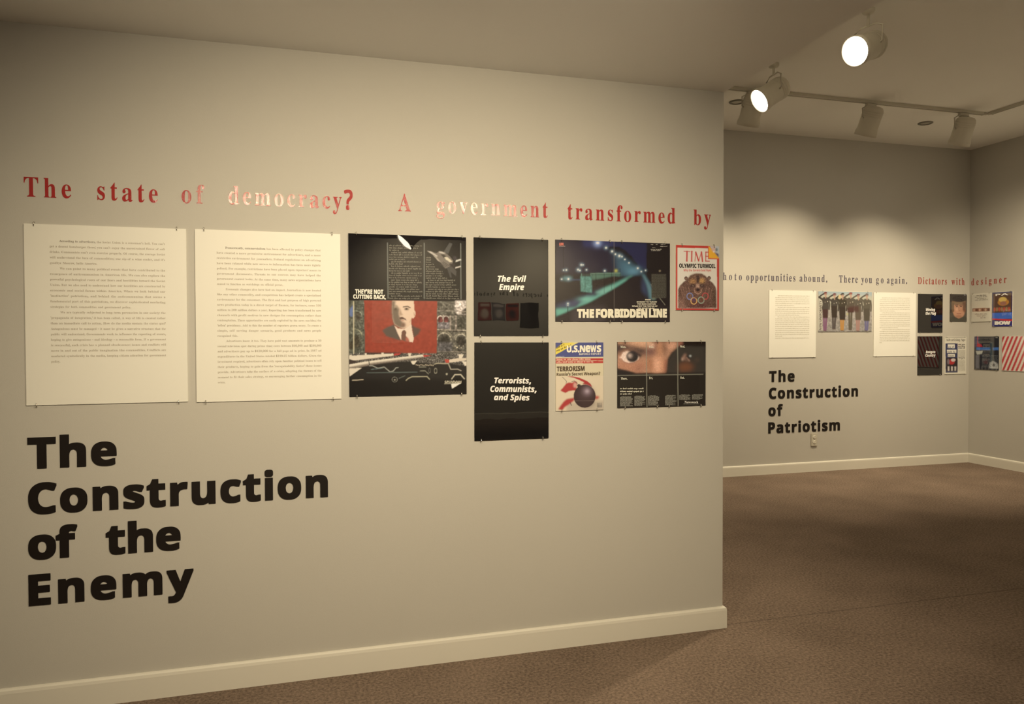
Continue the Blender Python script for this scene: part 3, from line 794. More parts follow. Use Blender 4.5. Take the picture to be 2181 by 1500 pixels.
# ================================================================== NEAR WALL: bear cover
def art_bear():
    L_ = (0.70, 0.56, 0.36)
    a = Art(0.209, 0.279, [(1439.4, 520.7), (1532.1, 525.5), (1530.8, 661.3), (1439.4, 660.2)], 0.0011, L_)
    a.fill((176, 58, 44)); a.crop(1430, 510, 9.373)
    a.poly([(120, 158), (735, 182), (735, 395), (912, 405), (910, 1382), (118, 1372)], (204, 184, 152))
    # bear: heavy shoulders, small round ears, lowered head
    fur = (98, 70, 54)
    a.poly([(135, 1370), (133, 1000), (160, 930), (240, 850), (320, 790), (380, 720), (470, 685), (600, 685), (680, 730), (740, 800), (830, 880), (885, 960), (895, 1370)], fur, 2)
    for x in (292, 752): a.ell(x, 775, 36, 38, (92, 68, 54), 1); a.ell(x, 780, 17, 18, (128, 96, 72), 1)
    a.ell(520, 830, 190, 140, (108, 78, 58), 6); a.ell(430, 840, 70, 45, (152, 108, 66), 5); a.ell(605, 830, 58, 50, (172, 126, 72), 5)
    a.poly([(500, 720), (560, 720), (548, 880), (512, 880)], (66, 48, 40), 4); a.poly([(505, 890), (550, 890), (580, 970), (480, 975)], (182, 140, 108), 4)
    for x in (432, 610): a.ell(x, 925, 62, 32, (60, 42, 38), 5); a.ell(x, 925, 13, 10, (120, 100, 74), 1)
    a.ell(530, 1000, 46, 34, (58, 42, 36), 3); a.ell(530, 1040, 74, 50, (122, 84, 62), 6); a.ell(530, 1012, 36, 26, (48, 36, 32), 2)
    a.line([(455, 985), (470, 1060), (530, 1095), (590, 1060), (610, 985)], 14, (162, 122, 94), 0.8, 1)
    for i, x in enumerate((185, 230, 280, 340, 700, 760, 820, 860)):
        a.line([(x, 930 + 8 * i), (x + (28 if x < 500 else -28), 1080), (x + (60 if x < 500 else -50), 1180)], 15, (142, 104, 80), 0.6, 2)
    a.poly([(135, 1180), (220, 1200), (300, 1370), (135, 1370)], (152, 110, 86), 10, 0.6); a.poly([(400, 1240), (640, 1240), (760, 1370), (320, 1370)], (92, 56, 46), 8, 0.8); a.poly([(800, 1000), (895, 1000), (895, 1370), (840, 1370)], (84, 62, 44), 6, 0.8)
    a.grain([(135, 1370), (133, 1000), (160, 930), (240, 850), (320, 790), (380, 720), (470, 685), (600, 685), (680, 730), (740, 800), (830, 880), (885, 960), (895, 1370)], 0.2, 1)
    for x, y, c in ((368, 1135, (118, 122, 146)), (675, 1135, (178, 70, 62)), (448, 1228, (212, 158, 88)), (592, 1212, (142, 150, 118))):
        a.ell(x, y, 66, 70, c, 1, ring=0.22)
    a.ell(450, 1200, 42, 36, (88, 58, 78), 4, 0.7); a.ell(605, 1205, 36, 36, (98, 66, 44), 4, 0.7)
    # turned page corner
    a.poly([(738, 120), (1000, 120), (1000, 400), (738, 385)], (186, 70, 52)); a.poly([(742, 135), (772, 150), (948, 372), (945, 392), (742, 378)], (212, 150, 44), 1)
    a.poly([(770, 140), (960, 140), (960, 370), (948, 372)], (172, 164, 146), 1); a.ell(850, 200, 42, 48, (190, 150, 126), 4); a.ell(905, 210, 24, 34, (112, 114, 104), 2)
    a.poly([(870, 260), (945, 300), (948, 365), (890, 300)], (70, 52, 60), 3); a.ell(850, 250, 14, 14, (228, 214, 160), 2)
    a.line([(742, 142), (742, 380), (944, 394)], 14, (194, 90, 56))
    R = (178, 64, 54)
    for p, w in (([(250, 232), (372, 242)], 15), ([(312, 236), (308, 430)], 28), ([(408, 236), (405, 434)], 26), ([(388, 234), (428, 238)], 8), ([(385, 434), (425, 437)], 8), ([(290, 430), (330, 432)], 8),
                 ([(488, 250), (470, 438)], 13), ([(488, 252), (546, 432)], 26), ([(546, 432), (602, 256)], 13), ([(602, 252), (624, 442)], 27)): a.line(p, w, R)
    for p in ([(690, 252), (686, 438)], [(690, 256), (738, 258)], [(688, 340), (738, 342)], [(684, 436), (762, 440)]): a.line(p, 17, (178, 64, 54))
    a.text('OLYMPIC TURMOIL', 'sans', 152, 880, 480, 560, (58, 50, 40), 0.016, slope=0.025, res=3)
    a.text('Why the Soviets Said Nyet', 'sans', 240, 796, 592, 636, (188, 76, 62), 0.0, slope=0.012)
    return a
sheet('magazine_cover', art_bear(), (1.566, 1.397), 'red-bordered newsmagazine cover with a brown bear and coloured rings, at the wall end', 'magazine cover', tops=(0.137, 0.88))

# ================================================================== NEAR WALL: bomb cover
def art_bomb():
    a = Art(0.210, 0.281, [(1182.9, 729.7), (1285, 729.7), (1285.3, 873.2), (1184.4, 876.2)], 0.0011, (0.86, 0.72, 0.47))
    a.fill((212, 191, 142)); a.crop(1175, 720, 9.09)
    a.poly([(60, 740), (1010, 740), (1010, 1400), (60, 1430)], (216, 192, 148)); a.glow(300, 1060, 300, (222, 196, 150), 0.6)
    a.poly([(300, 1260), (1010, 1215), (1010, 1420), (290, 1430)], (190, 168, 132), 6)
    a.rect(60, 80, 1010, 372, (80, 80, 112))
    a.poly([(60, 215), (220, 90), (505, 85), (75, 325), (60, 330)], (226, 196, 74)); a.poly([(440, 85), (510, 85), (350, 175), (330, 160)], (224, 200, 110), 2)
    for k, (x0, x1, y) in enumerate(((90, 245, 205), (85, 380, 262))):
        V0 = len(a.tv); a.greek(x0, x1, y, 22, (104, 84, 44), slope=-0.42 if k else -0.45)
    white = (238, 220, 174)
    a.text('U.S.', 'sans', 288, 535, 152, 274, white, 0.02, slope=-0.01, res=4); [a.text(ch, 'sans', p, q, t, 272, white, 0.02, slope=-0.012, res=4) for ch, p, q, t in (('N', 542, 648, 150), ('e', 654, 746, 110), ('W', 746, 866, 149), ('S', 872, 958, 148))]
    a.text('&WORLD REPORT', 'sans', 528, 955, 292, 334, (214, 198, 166), 0.0, slope=-0.005); a.greek(90, 250, 362, 9, (170, 160, 160))
    for y in (396, 450): a.rect(65, y, 1000, y + 44, (182, 62, 50))
    a.greek(92, 790, 430, 22, (224, 172, 134), slope=-0.004); a.greek(92, 830, 486, 22, (224, 172, 134), slope=-0.012)
    a.text('TERRORISM', 'sans', 95, 638, 560, 648, (92, 72, 48), 0.02, slope=-0.018, res=3)
    a.text("Russia's Secret Weapon?", 'sans', 95, 940, 680, 736, (98, 80, 54), 0.012, slope=-0.02)
    red = (172, 60, 52)
    a.poly([(310, 752), (400, 745), (540, 775), (690, 840), (760, 900), (785, 960), (700, 900), (560, 830), (430, 775)], red, 1)
    a.poly([(640, 850), (740, 890), (785, 955), (700, 920), (600, 895)], (166, 54, 46), 2)
    a.poly([(285, 885), (330, 868), (400, 872), (450, 840), (495, 855), (480, 960), (490, 1000), (420, 1020), (330, 1035), (270, 1070), (170, 1025), (225, 960)], red, 2)
    a.ell(455, 920, 30, 60, (214, 160, 130), 4); a.poly([(300, 1185), (440, 1160), (440, 1215), (340, 1290), (260, 1340), (215, 1400), (130, 1385), (170, 1320), (240, 1230)], red, 3)
    a.poly([(830, 1120), (900, 1130), (930, 1140), (905, 1185), (840, 1200)], (190, 84, 64), 4); a.poly([(400, 960), (480, 980), (470, 1030), (400, 1000)], red, 2)
    a.line([(205, 760), (240, 790), (290, 845), (280, 880)], 9, (98, 80, 60)); a.line([(390, 850), (440, 835), (500, 890)], 11, (98, 76, 60)); a.line([(360, 1250), (388, 1310)], 13, (90, 68, 56))
    a.poly([(492, 915), (520, 895), (560, 905), (575, 960), (510, 975)], (66, 50, 42), 1)
    a.ell(642, 1132, 212, 222, (64, 47, 41), 1); a.ell(660, 1100, 150, 150, (84, 64, 58), 14, 0.7); a.glow(688, 1035, 78, (150, 124, 118), 0.95); a.glow(688, 1035, 34, (182, 160, 150), 0.7)
    a.ell(700, 1260, 120, 70, (72, 54, 46), 10, 0.6); a.line([(445, 1222), (840, 1218)], 8, (112, 92, 76), 0.8)
    for i in range(9): a.line([(884 + i * 10, 1262), (884 + i * 10, 1345)], (3, 6, 4)[i % 3], (98, 88, 72))
    a.rect(880, 1300, 975, 1350, (120, 108, 88), 2, 0.5)
    return a
sheet('magazine_cover', art_bomb(), (1.0205, 0.979), 'blue-topped newsmagazine cover with a round black bomb, under the frontier photograph', 'magazine cover', tops=(0.12, 0.86))

# ================================================================== NEAR WALL: eyes spread
def art_eyes():
    a = Art(0.415, 0.277, [(1316.5, 728.3), (1503.9, 728.3), (1502, 863.5), (1315.1, 869.3)], 0.0015, (0.72, 0.58, 0.38))
    a.fill((40, 33, 26)); a.crop(1305, 720, 9.376)
    skin = (166, 118, 86)
    a.poly([(95, 78), (1420, 78), (1300, 200), (1180, 300), (1110, 420), (1075, 690), (480, 700), (95, 600)], skin, 3)
    a.poly([(95, 90), (350, 140), (560, 160), (680, 190), (680, 340), (560, 330), (400, 240), (250, 240), (95, 330)], (68, 52, 44), 8)
    a.poly([(280, 70), (700, 70), (860, 110), (820, 190), (600, 170), (420, 120)], (200, 148, 108), 8); a.glow(800, 170, 60, (222, 176, 140), 0.7); a.glow(160, 95, 60, (180, 128, 88), 0.6, 25)
    a.poly([(660, 180), (860, 200), (860, 340), (760, 380), (660, 330)], (108, 72, 60), 10); a.poly([(870, 70), (930, 70), (900, 260), (850, 320)], (104, 60, 50), 8)
    a.poly([(900, 90), (1000, 80), (1010, 330), (910, 340)], (176, 120, 82), 8); a.poly([(1010, 80), (1080, 80), (1100, 240), (1030, 360)], (108, 74, 54), 8); a.poly([(1080, 80), (1250, 80), (1300, 170), (1150, 250)], (196, 140, 104), 8)
    a.poly([(820, 380), (960, 350), (1060, 480), (1050, 690), (800, 690)], (190, 130, 92), 8); a.poly([(830, 400), (950, 420), (960, 680), (830, 690)], (208, 150, 112), 8); a.poly([(1050, 420), (1100, 440), (1075, 690), (1030, 690)], (140, 82, 60), 5)
    a.poly([(690, 400), (800, 420), (790, 690), (690, 600)], (158, 104, 70), 8); a.poly([(95, 470), (330, 500), (620, 470), (690, 560), (500, 690), (300, 640), (95, 590)], (170, 114, 82), 8); a.poly([(420, 580), (620, 520), (560, 680), (480, 690)], (140, 92, 70), 8, 0.7)
    # the near eye
    a.poly([(165, 390), (210, 290), (300, 255), (420, 290), (540, 370), (520, 430), (430, 480), (320, 495), (220, 460)], (222, 184, 152), 2)
    a.ell(400, 370, 120, 112, (46, 38, 33), 2); a.glow(350, 350, 48, (176, 148, 124), 0.95); a.poly([(290, 250), (420, 240), (600, 330), (560, 400), (430, 300)], (52, 42, 38), 4)
    a.line([(170, 400), (230, 480), (330, 510), (450, 490), (560, 430)], 12, (150, 100, 76), 0.9, 1); a.ell(160, 385, 22, 18, (212, 170, 140), 2)
    # shadowed far eye
    a.poly([(1110, 420), (1200, 290), (1330, 150), (1860, 170), (1860, 735), (1070, 735)], (58, 50, 40), 6)
    a.poly([(1320, 520), (1480, 480), (1640, 560), (1560, 660), (1340, 680)], (108, 66, 42), 9); a.poly([(1385, 410), (1450, 310), (1490, 350), (1545, 460), (1450, 440)], (142, 104, 80), 4); a.ell(1400, 425, 18, 28, (176, 140, 112), 3)
    a.ell(1510, 390, 50, 55, (40, 34, 30), 4); a.glow(1556, 362, 22, (160, 154, 136)); a.line([(1480, 390), (1540, 460)], 16, (164, 124, 98), 0.8, 2); a.ell(1690, 440, 40, 26, (84, 62, 48), 6)
    a.poly([(1300, 78), (1430, 78), (1420, 130), (1300, 150)], (126, 72, 54), 5); a.poly([(1440, 70), (1880, 70), (1880, 160), (1440, 150)], (34, 24, 18), 3)
    a.poly([(90, 605), (300, 650), (480, 705), (700, 712), (1080, 700), (1860, 690), (1860, 740), (90, 756)], (44, 36, 30), 3)
    a.grain([(95, 78), (1300, 78), (1100, 700), (95, 700)], 0.06, 1)
    a.poly([(90, 748), (1880, 722), (1880, 1420), (90, 1420)], (40, 33, 25))
    for p in ([(682, 70), (682, 1400)], [(1308, 70), (1302, 1400)], [(90, 750), (1880, 724)]): a.line(p, 13, (134, 124, 98))
    w = (216, 200, 158)
    for s, x0, x1, top, base in (('Mon.', 165, 275, 152, 194), ('Tues.', 735, 832, 155, 196), ('Wed.', 1352, 1452, 150, 194), ('Thurs.', 165, 296, 785, 830), ('Fri.', 730, 804, 775, 820), ('Sat.', 1352, 1434, 768, 812)): a.text(s, 'serif', x0, x1, top, base, w, 0.0)
    for x1, y in ((640, 1022), (625, 1078), (395, 1128)): a.greek(148, x1, y, 19, (196, 180, 142), dens=0.66)
    g = (146, 134, 108)
    for x0, x1, y0, n in ((145, 400, 1172, 15), (432, 652, 1162, 15), (706, 930, 1156, 15), (1046, 1272, 1150, 15), (1326, 1552, 1140, 8), (1580, 1800, 1132, 8)):
        for i in range(n): a.greek(x0 + (30 if i == 0 else 0), x1 - random.choice((0, 0, 20, 60)), y0 + i * 13.6, 8, g)
    a.text('Newsweek', 'serif', 1432, 1702, 1258, 1302, (236, 222, 178), 0.0); a.greek(1410, 1720, 1322, 8, g)
    return a
sheet('magazine_spread', art_eyes(), (1.295, 0.984), 'wide dark advertisement with close-up staring eyes and a grid of weekdays', 'advertisement', tops=(0.08, 0.44, 0.575, 0.945), dark=True)

# ================================================================== FAR WALL
UNIT = [(0, 0), (1, 0), (1, 1), (0, 1)]
L_FAR = (0.93, 0.79, 0.52)
def far_text(w, h, x0, x1, y0, y1, gaps, short):
    a = Art(w, h, UNIT, 0.02, L_FAR); a.fill((238, 222, 180))
    n = int(round((y1 - y0) / 0.0292))
    for i in range(n + 1):
        a.greek(x0 + (0.05 if i in gaps else 0), x1 if i not in short else x0 + (x1 - x0) * short[i], y0 + i * (y1 - y0) / n, 0.0085, (196, 180, 140), dens=0.7)
    return a
sheet('text_panel', far_text(0.512, 0.628, 0.13, 0.86, 0.085, 0.715, (0, 6, 11), {5: 0.55, 10: 0.7, 21: 0.2}), (4.222, 1.087),
      'white text panel on the far wall, directly above the small black word "The"', 'text panel', 'back', tops=(0.06, 0.94), mat=M_PAPER)
sheet('text_panel', far_text(0.503, 0.622, 0.14, 0.86, 0.088, 0.79, (0, 8, 17), {7: 0.5, 16: 0.6, 24: 0.08}), (5.395, 1.088),
      'white text panel on the far wall, between the saluting group photo and the black panels', 'text panel', 'back', tops=(0.06, 0.94), mat=M_PAPER)

def art_salute():
    a = Art(0.611, 0.382, [(1743, 620.5), (1857.2, 622.6), (1856.5, 706.3), (1743, 707)], 0.0022, L_FAR)
    a.crop(1735, 610, 14.28); a.fill((190, 180, 142))
    a.poly([(100, 140), (1760, 160), (1760, 300), (100, 260)], (164, 170, 152), 6)
    a.poly([(100, 640), (1760, 660), (1760, 1390), (100, 1390)], (166, 152, 128), 20); a.poly([(100, 1000), (1760, 1000), (1760, 1390), (100, 1390)], (150, 138, 116), 12)
    a.rect(100, 420, 240, 1345, (198, 184, 148), 2); a.grain([(240, 900), (1740, 900), (1740, 1390), (240, 1390)], 0.14, 3)
    dk = (66, 58, 42)
    # x, head top, hip, hem, foot, half width, coat, skirt, legs, cap
    figs = [(330, 165, 640, 970, 1360, 105, (72, 62, 50), (70, 42, 36), (130, 84, 98), (120, 58, 50)),
            (605, 205, 540, 960, 1300, 110, (66, 58, 46), (48, 34, 24), (78, 66, 56), (108, 58, 58)),
            (850, 200, 560, 1030, 1350, 115, (54, 44, 28), (44, 28, 18), (184, 128, 56), (62, 58, 48)),
            (1100, 180, 610, 800, 1320, 125, (80, 68, 50), (66, 34, 26), (88, 76, 54), (140, 72, 60)),
            (1330, 225, 560, 1030, 1360, 110, (84, 74, 56), (92, 76, 56), (164, 120, 98), (112, 70, 66)),
            (1590, 215, 620, 1060, 1350, 115, (88, 78, 58), (76, 66, 48), (104, 96, 116), (110, 98, 82))]
    for x, t, hip, hem, foot, hw, coat, skirt, legs, cap in figs:
        s = 1
        a.line([(x - 45, t + 60), (x - 130, t + 110), (x - 190, t + 165)], 46, coat, 1, 1); a.line([(x - 190, t + 165), (x - 95, t + 235)], 60, coat, 1, 1)
        for k, (lx, fx) in enumerate(((x - 45, x - 35), (x + 30, x + 10))): a.line([(lx, hem - 30), (fx, foot - 20)], 62 if k else 54, legs, 1, 1)
        a.line([(x - 50, foot), (x + 25, foot + 5)], 22, (92, 72, 56))
        a.poly([(x - hw, hip - 30), (x + hw - 10, hip - 30), (x + hw * 0.75, hem), (x - hw * 0.72, hem)], skirt, 2)
        a.poly([(x - hw - 10, t + 215), (x - 60, t + 165), (x + 50, t + 165), (x + hw + 10, t + 225), (x + hw, hip), (x + hw * 0.8, hip + 60), (x - hw, hip + 60), (x - hw * 0.8, t + 360)], coat, 2)
        a.line([(x + hw, t + 230), (x + hw + 22, t + 400), (x + hw + 8, t + 540)], 44, coat, 1, 1)
        a.ell(x + 5, t + 95, 36, 58, (190, 148, 112), 1); a.poly([(x - 50, t + 40), (x - 20, t), (x + 45, t + 8), (x + 62, t + 50), (x - 40, t + 60)], cap, 1); a.line([(x - 38, t + 72), (x + 50, t + 72)], 16, (112, 78, 60), 0.8)
        a.line([(x + 10, t + 150), (x + 10, t + 190)], 34, (176, 138, 104)); a.ell(x + 65, t + 300, 16, 14, (196, 180, 142)); a.ell(x - 10, t + 320, 12, 20, (150, 132, 104))
    a.ell(770, 320, 42, 70, (206, 176, 118), 2); a.poly([(960, 850), (1020, 810), (1010, 880)], (184, 172, 88), 3); a.poly([(1030, 620), (1340, 600), (1350, 780), (1040, 790)], (74, 34, 28), 4, 0.8)
    # the headline runs up the left margin
    lay = layout('NEW UNIFORMITY', 'sans', 0.0, 0.0, 2); x0, x1 = extents(lay)
    for l in lay:
        if l is None: continue
        X = (l[0][:, 0] - x0) / (x1 - x0) * 900.0; Y = l[0][:, 1] * 62.0
        a._shape(np.c_[212 - Y, 1338 - X], l[1], (84, 68, 56))
    return a
sheet('magazine_page', art_salute(), (4.760, 1.330), 'wide colour photograph of six people in dark uniforms saluting, between the two far text panels', 'photograph', 'back', tops=(0.08, 0.92))

def art_far_title(h, quad, lines, kind):
    a = Art(0.302, h, quad, 0.003, L_FAR); a.crop(1900, 570, 6); a.fill((26, 22, 18))
    for s, x0, x1, top, base in lines: a.text(s, 'italic', x0, x1, top, base, (248, 236, 196), 0.012, res=3)
    return a
sheet('title_panel', art_far_title(0.384, [(1955.8, 625.8), (2008.7, 627), (2007.2, 708.3), (1955.8, 708.7)], [('Waving', 434, 552, 524, 558), ('the Flag', 430, 562, 572, 606)], 0), (5.926, 1.320),
      'small glossy black panel on the far wall reading "Waving the Flag", upper of its pair', 'title panel', 'back', dark=True)
sheet('title_panel', art_far_title(0.386, [(1955, 716.3), (2006.7, 716.7), (2005.8, 798.7), (1954.7, 799.2)], [('Reagan', 430, 550, 1064, 1096), ('Country', 425, 552, 1106, 1140)], 1), (5.925, 0.896),
      'small glossy black panel with red striped reflections, lower of its pair on the far wall', 'title panel', 'back', dark=True)

def art_face():
    a = Art(0.211, 0.276, [(2024.2, 627), (2059.5, 627), (2059.2, 685.3), (2023.7, 685)], 0.002, (0.75, 0.63, 0.42)); a.crop(1900, 570, 6)
    a.fill((70, 60, 46)); a.poly([(740, 340), (960, 340), (960, 420), (740, 440)], (52, 42, 34), 3)
    a.ell(855, 540, 80, 112, (176, 124, 86), 3); a.poly([(765, 430), (940, 430), (930, 470), (770, 480)], (120, 92, 62), 3); a.poly([(760, 450), (790, 450), (795, 560), (768, 580)], (104, 80, 54), 2); a.poly([(900, 440), (945, 440), (930, 590), (905, 540)], (98, 66, 46), 4)
    a.ell(855, 388, 105, 52, (44, 35, 30), 2); a.poly([(745, 345), (958, 345), (958, 415), (745, 420)], (46, 37, 31), 2)
    for x in (828, 880): a.line([(x - 18, 482), (x + 16, 480)], 9, (72, 50, 36)); a.ell(x, 500, 14, 6, (66, 46, 36), 1)
    a.line([(855, 500), (850, 545), (862, 552)], 9, (140, 92, 62)); a.line([(828, 590), (880, 590)], 9, (132, 72, 54)); a.glow(830, 540, 25, (206, 154, 112), 0.7); a.ell(850, 625, 42, 18, (150, 100, 68), 3)
    a.poly([(742, 640), (790, 625), (850, 655), (920, 625), (960, 640), (960, 700), (742, 700)], (58, 52, 38), 2)
    return a
sheet('magazine_cover', art_face(), (6.322, 1.4305), 'small portrait cover of a man in a dark cap, beside the room corner', 'magazine cover', 'back', dark=True)

def art_trade_paper():
    a = Art(0.271, 0.375, [(2013, 718), (2058.3, 718), (2058, 796.7), (2012, 797)], 0.002, (0.78, 0.66, 0.44)); a.crop(1900, 570, 6)
    a.fill((214, 198, 158)); a.line([(682, 896), (940, 896)], 5, (98, 88, 70))
    a.text('Advertising Age', 'serif', 690, 936, 910, 938, (92, 82, 66), 0.0)
    a.rect(683, 970, 838, 1342, (62, 60, 74)); w = (222, 206, 168)
    for x0, y0, x1, y1 in ((712, 982, 802, 1030), (702, 1048, 822, 1092), (712, 1104, 804, 1142)):
        a.rect(x0, y0, x1, y1, w, 1); a.greek(x0 + 6, x1 - 4, y1 - 6, 16, (150, 138, 116))
    a.rect(692, 1152, 832, 1322, (54, 44, 38)); a.ell(760, 1205, 40, 34, (170, 52, 44), 2); a.ell(782, 1180, 30, 20, (200, 176, 150), 2); a.ell(720, 1200, 16, 36, (120, 98, 90), 3)
    for x in (722, 765, 808): a.poly([(x - 12, 1262), (x + 12, 1262), (x + 10, 1320), (x - 10, 1320)], (196, 180, 152), 2)
    for i in range(3): a.greek(846, 938, 990 + 22 * i, 10, (86, 78, 62))
    for i in range(10): a.greek(846, 938, 1060 + 8 * i, 4, (170, 156, 124))
    a.greek(846, 934, 1150, 8, (96, 86, 68)); a.greek(850, 934, 1170, 8, (96, 86, 68))
    for i in range(14): a.greek(846, 938, 1192 + 10 * i, 4, (166, 152, 120))
    return a
sheet('trade_paper', art_trade_paper(), (6.260, 0.9005), 'small white trade paper front page on the far wall, lower row beside the room corner', 'newspaper page', 'back')

# ================================================================== RIGHT WALL
def art_note():
    a = Art(0.222, 0.282, [(2068.8, 625.3), (2110.3, 625), (2110, 685), (2068.7, 685.5)], 0.002, (0.75, 0.64, 0.43)); a.crop(1900, 570, 6); a.fill((196, 182, 146))
    for i, (x0, x1) in enumerate(((1080, 1210), (1060, 1220), (1085, 1205), (1060, 1222))): a.greek(x0, x1, 362 + i * 19, 8, (120, 108, 88))
    a.rect(1028, 520, 1250, 562, (132, 94, 66))
    for i in range(6): a.ell(1048 + i * 37, 542, 12, 17, (92, 60, 44) if i % 2 else (186, 148, 112), 1)
    for i, (x0, x1) in enumerate(((1060, 1220), (1085, 1210), (1130, 1200))): a.greek(x0, x1, 600 + i * 24, 9, (140, 128, 104))
    return a
sheet('printed_notice', art_note(), (3.114, 1.427), 'small pale sheet with a strip of brown pictures, nearest the room corner', 'notice', 'right')

def art_bowl():
    a = Art(0.215, 0.333, [(0, 0), (1, 0), (1, 1), (0, 1)], 0.002, (0.75, 0.64, 0.43)); a.fill((60, 58, 84))
    a.rect(0.04, 0.04, 0.96, 0.6, (92, 66, 48)); a.ell(0.55, 0.3, 0.28, 0.1, (176, 118, 50), 2); a.ell(0.52, 0.22, 0.2, 0.07, (204, 168, 84), 2); a.ell(0.55, 0.33, 0.16, 0.06, (150, 100, 74), 2)
    for i in range(7): a.ell(0.12 + 0.12 * i, 0.5, 0.06, 0.06, (150, 112, 70) if i % 2 else (168, 80, 56), 2)
    a.rect(0.0, 0.6, 1.0, 0.78, (70, 100, 160)); a.poly([(0, .76), (1, .80), (1, .86), (0, .80)], (186, 58, 56), 1); a.rect(0, .85, 1, 1, (54, 50, 92))
    w = (240, 226, 186); a.text('PA', 'sans', 0.16, 0.80, 0.045, 0.105, w, 0.0); a.text('BOW', 'sans', 0.13, 0.92, 0.855, 0.945, w, 0.04)
    return a
sheet('magazine_cover', art_bowl(), (2.876, 1.376), 'colourful sheet with a blue band and big white letters at its foot, right wall', 'printed sheet', 'right', tops=(0.1, 0.9))

def art_dark():
    a = Art(0.271, 0.330, [(2075.3, 717), (2127, 716.7), (2126.3, 788.7), (2075, 787)], 0.002, (0.75, 0.64, 0.43)); a.crop(1900, 570, 6); a.fill((44, 42, 40))
    a.rect(1055, 880, 1110, 1020, (74, 62, 78), 3); a.poly([(1090, 965), (1140, 985), (1160, 1015), (1080, 1012)], (166, 44, 46), 2)
    for i in range(5): a.ell(1092, 890 + 18 * i, 6, 7, (170, 50, 46))
    a.rect(1075, 1022, 1362, 1056, (64, 98, 140), 2); a.rect(1150, 900, 1250, 1010, (32, 30, 32), 2); a.rect(1252, 960, 1290, 1290, (58, 66, 62), 4)
    a.poly([(1068, 1068), (1160, 1065), (1150, 1105), (1085, 1115)], (166, 160, 134), 2); a.rect(1070, 1120, 1110, 1290, (92, 88, 84), 3)
    for i in range(10): a.greek(1150, 1352, 1130 + 16 * i, 7, (98, 96, 86))
    a.poly([(1250, 1210), (1300, 1195), (1350, 1230), (1355, 1290), (1240, 1285)], (188, 182, 158), 3); a.ell(1300, 1245, 14, 20, (70, 64, 54), 2); a.greek(1318, 1352, 900, 7, (190, 180, 150))
    return a
sheet('magazine_page', art_dark(), (3.074, 0.949), 'dark printed page with a bright blue band across it, lower row on the right wall', 'magazine page', 'right', dark=True)

def art_stripes():
    a = Art(0.29, 0.33, [(0, 0), (1, 0), (1, 1), (0, 1)], 0.003, (0.75, 0.64, 0.43)); a.fill((206, 188, 154))
    for i in range(-6, 8): a.poly([(0.16 * i, 1), (0.16 * i + 0.08, 1), (0.16 * i + 0.58, 0), (0.16 * i + 0.5, 0)], (176, 62, 56), 1)
    return a
sheet('printed_sheet', art_stripes(), (2.765, 0.949), 'sheet with slanting red and white stripes, lower row at the right edge of the view', 'printed sheet', 'right')

# ================================================================== WALL LETTERING
M_RED = material('red_foil_letters', (0.36, 0.035, 0.035), 0.14, spec=0.45, coat=0.15)
N, L, b = nodes_of(M_RED)
b.inputs['Coat Roughness'].default_value = 0.08
tc = N.new('ShaderNodeTexCoord'); nz = N.new('ShaderNodeTexNoise'); nz.inputs['Scale'].default_value = 380; nz.inputs['Detail'].default_value = 1
bp = N.new('ShaderNodeBump'); bp.inputs['Strength'].default_value = 0.4; bp.inputs['Distance'].default_value = 0.0012
L.new(tc.outputs['Object'], nz.inputs['Vector']); L.new(nz.outputs['Fac'], bp.inputs['Height'])
L.new(bp.outputs['Normal'], b.inputs['Normal']); L.new(bp.outputs['Normal'], b.inputs['Coat Normal'])
M_REDFAR = material('red_vinyl_letters', (0.34, 0.075, 0.06), 0.5)
M_BLUE = material('slate_blue_vinyl_letters', (0.10, 0.09, 0.125), 0.5)
M_BLACK = material('black_vinyl_letters', (0.012, 0.009, 0.008), 0.45, spec=0.3)

for text, x0, x1, z, lab in (
    ('The', -0.881, -0.739, 1.764, 'red serif word "The" at the left start of the headline on the near wall'),
    ('state', -0.658, -0.466, 1.763, 'red serif word "state" above the first white text panel'),
    ('of', -0.388, -0.312, 1.765, 'red serif word "of" above the gap between the two near text panels'),
    ('democracy?', -0.231, 0.210, 1.768, 'red serif word "democracy?" with a question mark and glittering first letters'),
    ('A', 0.382, 0.443, 1.770, 'single red serif capital "A" above the black jet advertisement'),
    ('government', 0.531, 0.989, 1.769, 'red serif word "government" catching the light, above the black title panel'),
    ('transformed', 1.075, 1.565, 1.767, 'red serif word "transformed" above the night frontier spread'),
    ('by', 1.653, 1.737, 1.767, 'red serif word "by" at the right end of the near wall headline')):
    wall_word(text, x0, x1, z, 0.066, 'serif', M_RED, lab, 0.74, 0.0015, 0.0, group='red headline words', vary=0.0012)

for text, x0, x1, z, lab in (
    ('The', -0.882, -0.608, 0.841, 'big black bold word "The" in the top line of the near wall title'),
    ('Construction', -0.882, 0.111, 0.685, 'big black bold word "Construction" on the near wall'),
    ('of', -0.884, -0.734, 0.529, 'big black bold word "of" starting the third line of the near wall title'),
    ('the', -0.646, -0.404, 0.527, 'big black bold word "the" after "of" in the near wall title'),
    ('Enemy', -0.885, -0.362, 0.371, 'big black bold word "Enemy" in the bottom line of the near wall title')):
    wall_word(text, x0, x1, z, 0.101, 'sans', M_BLACK, lab, 1.04, 0.003, 0.014, group='black title words on the near wall')

for text, x0, x1, z, lab in (
    ('The', 4.228, 4.503, 0.863, 'smaller looking black bold word "The" on the far wall'),
    ('Construction', 4.226, 5.219, 0.706, 'smaller looking black bold word "Construction" on the far wall'),
    ('of', 4.221, 4.376, 0.545, 'black bold word "of" alone on its line on the far wall'),
    ('Patriotism', 4.220, 5.013, 0.384, 'black bold word "Patriotism" above the wall outlet')):
    wall_word(text, x0, x1, z, 0.098, 'sans', M_BLACK, lab, 1.0, 0.003, 0.012, 'back', group='black title words on the far wall')

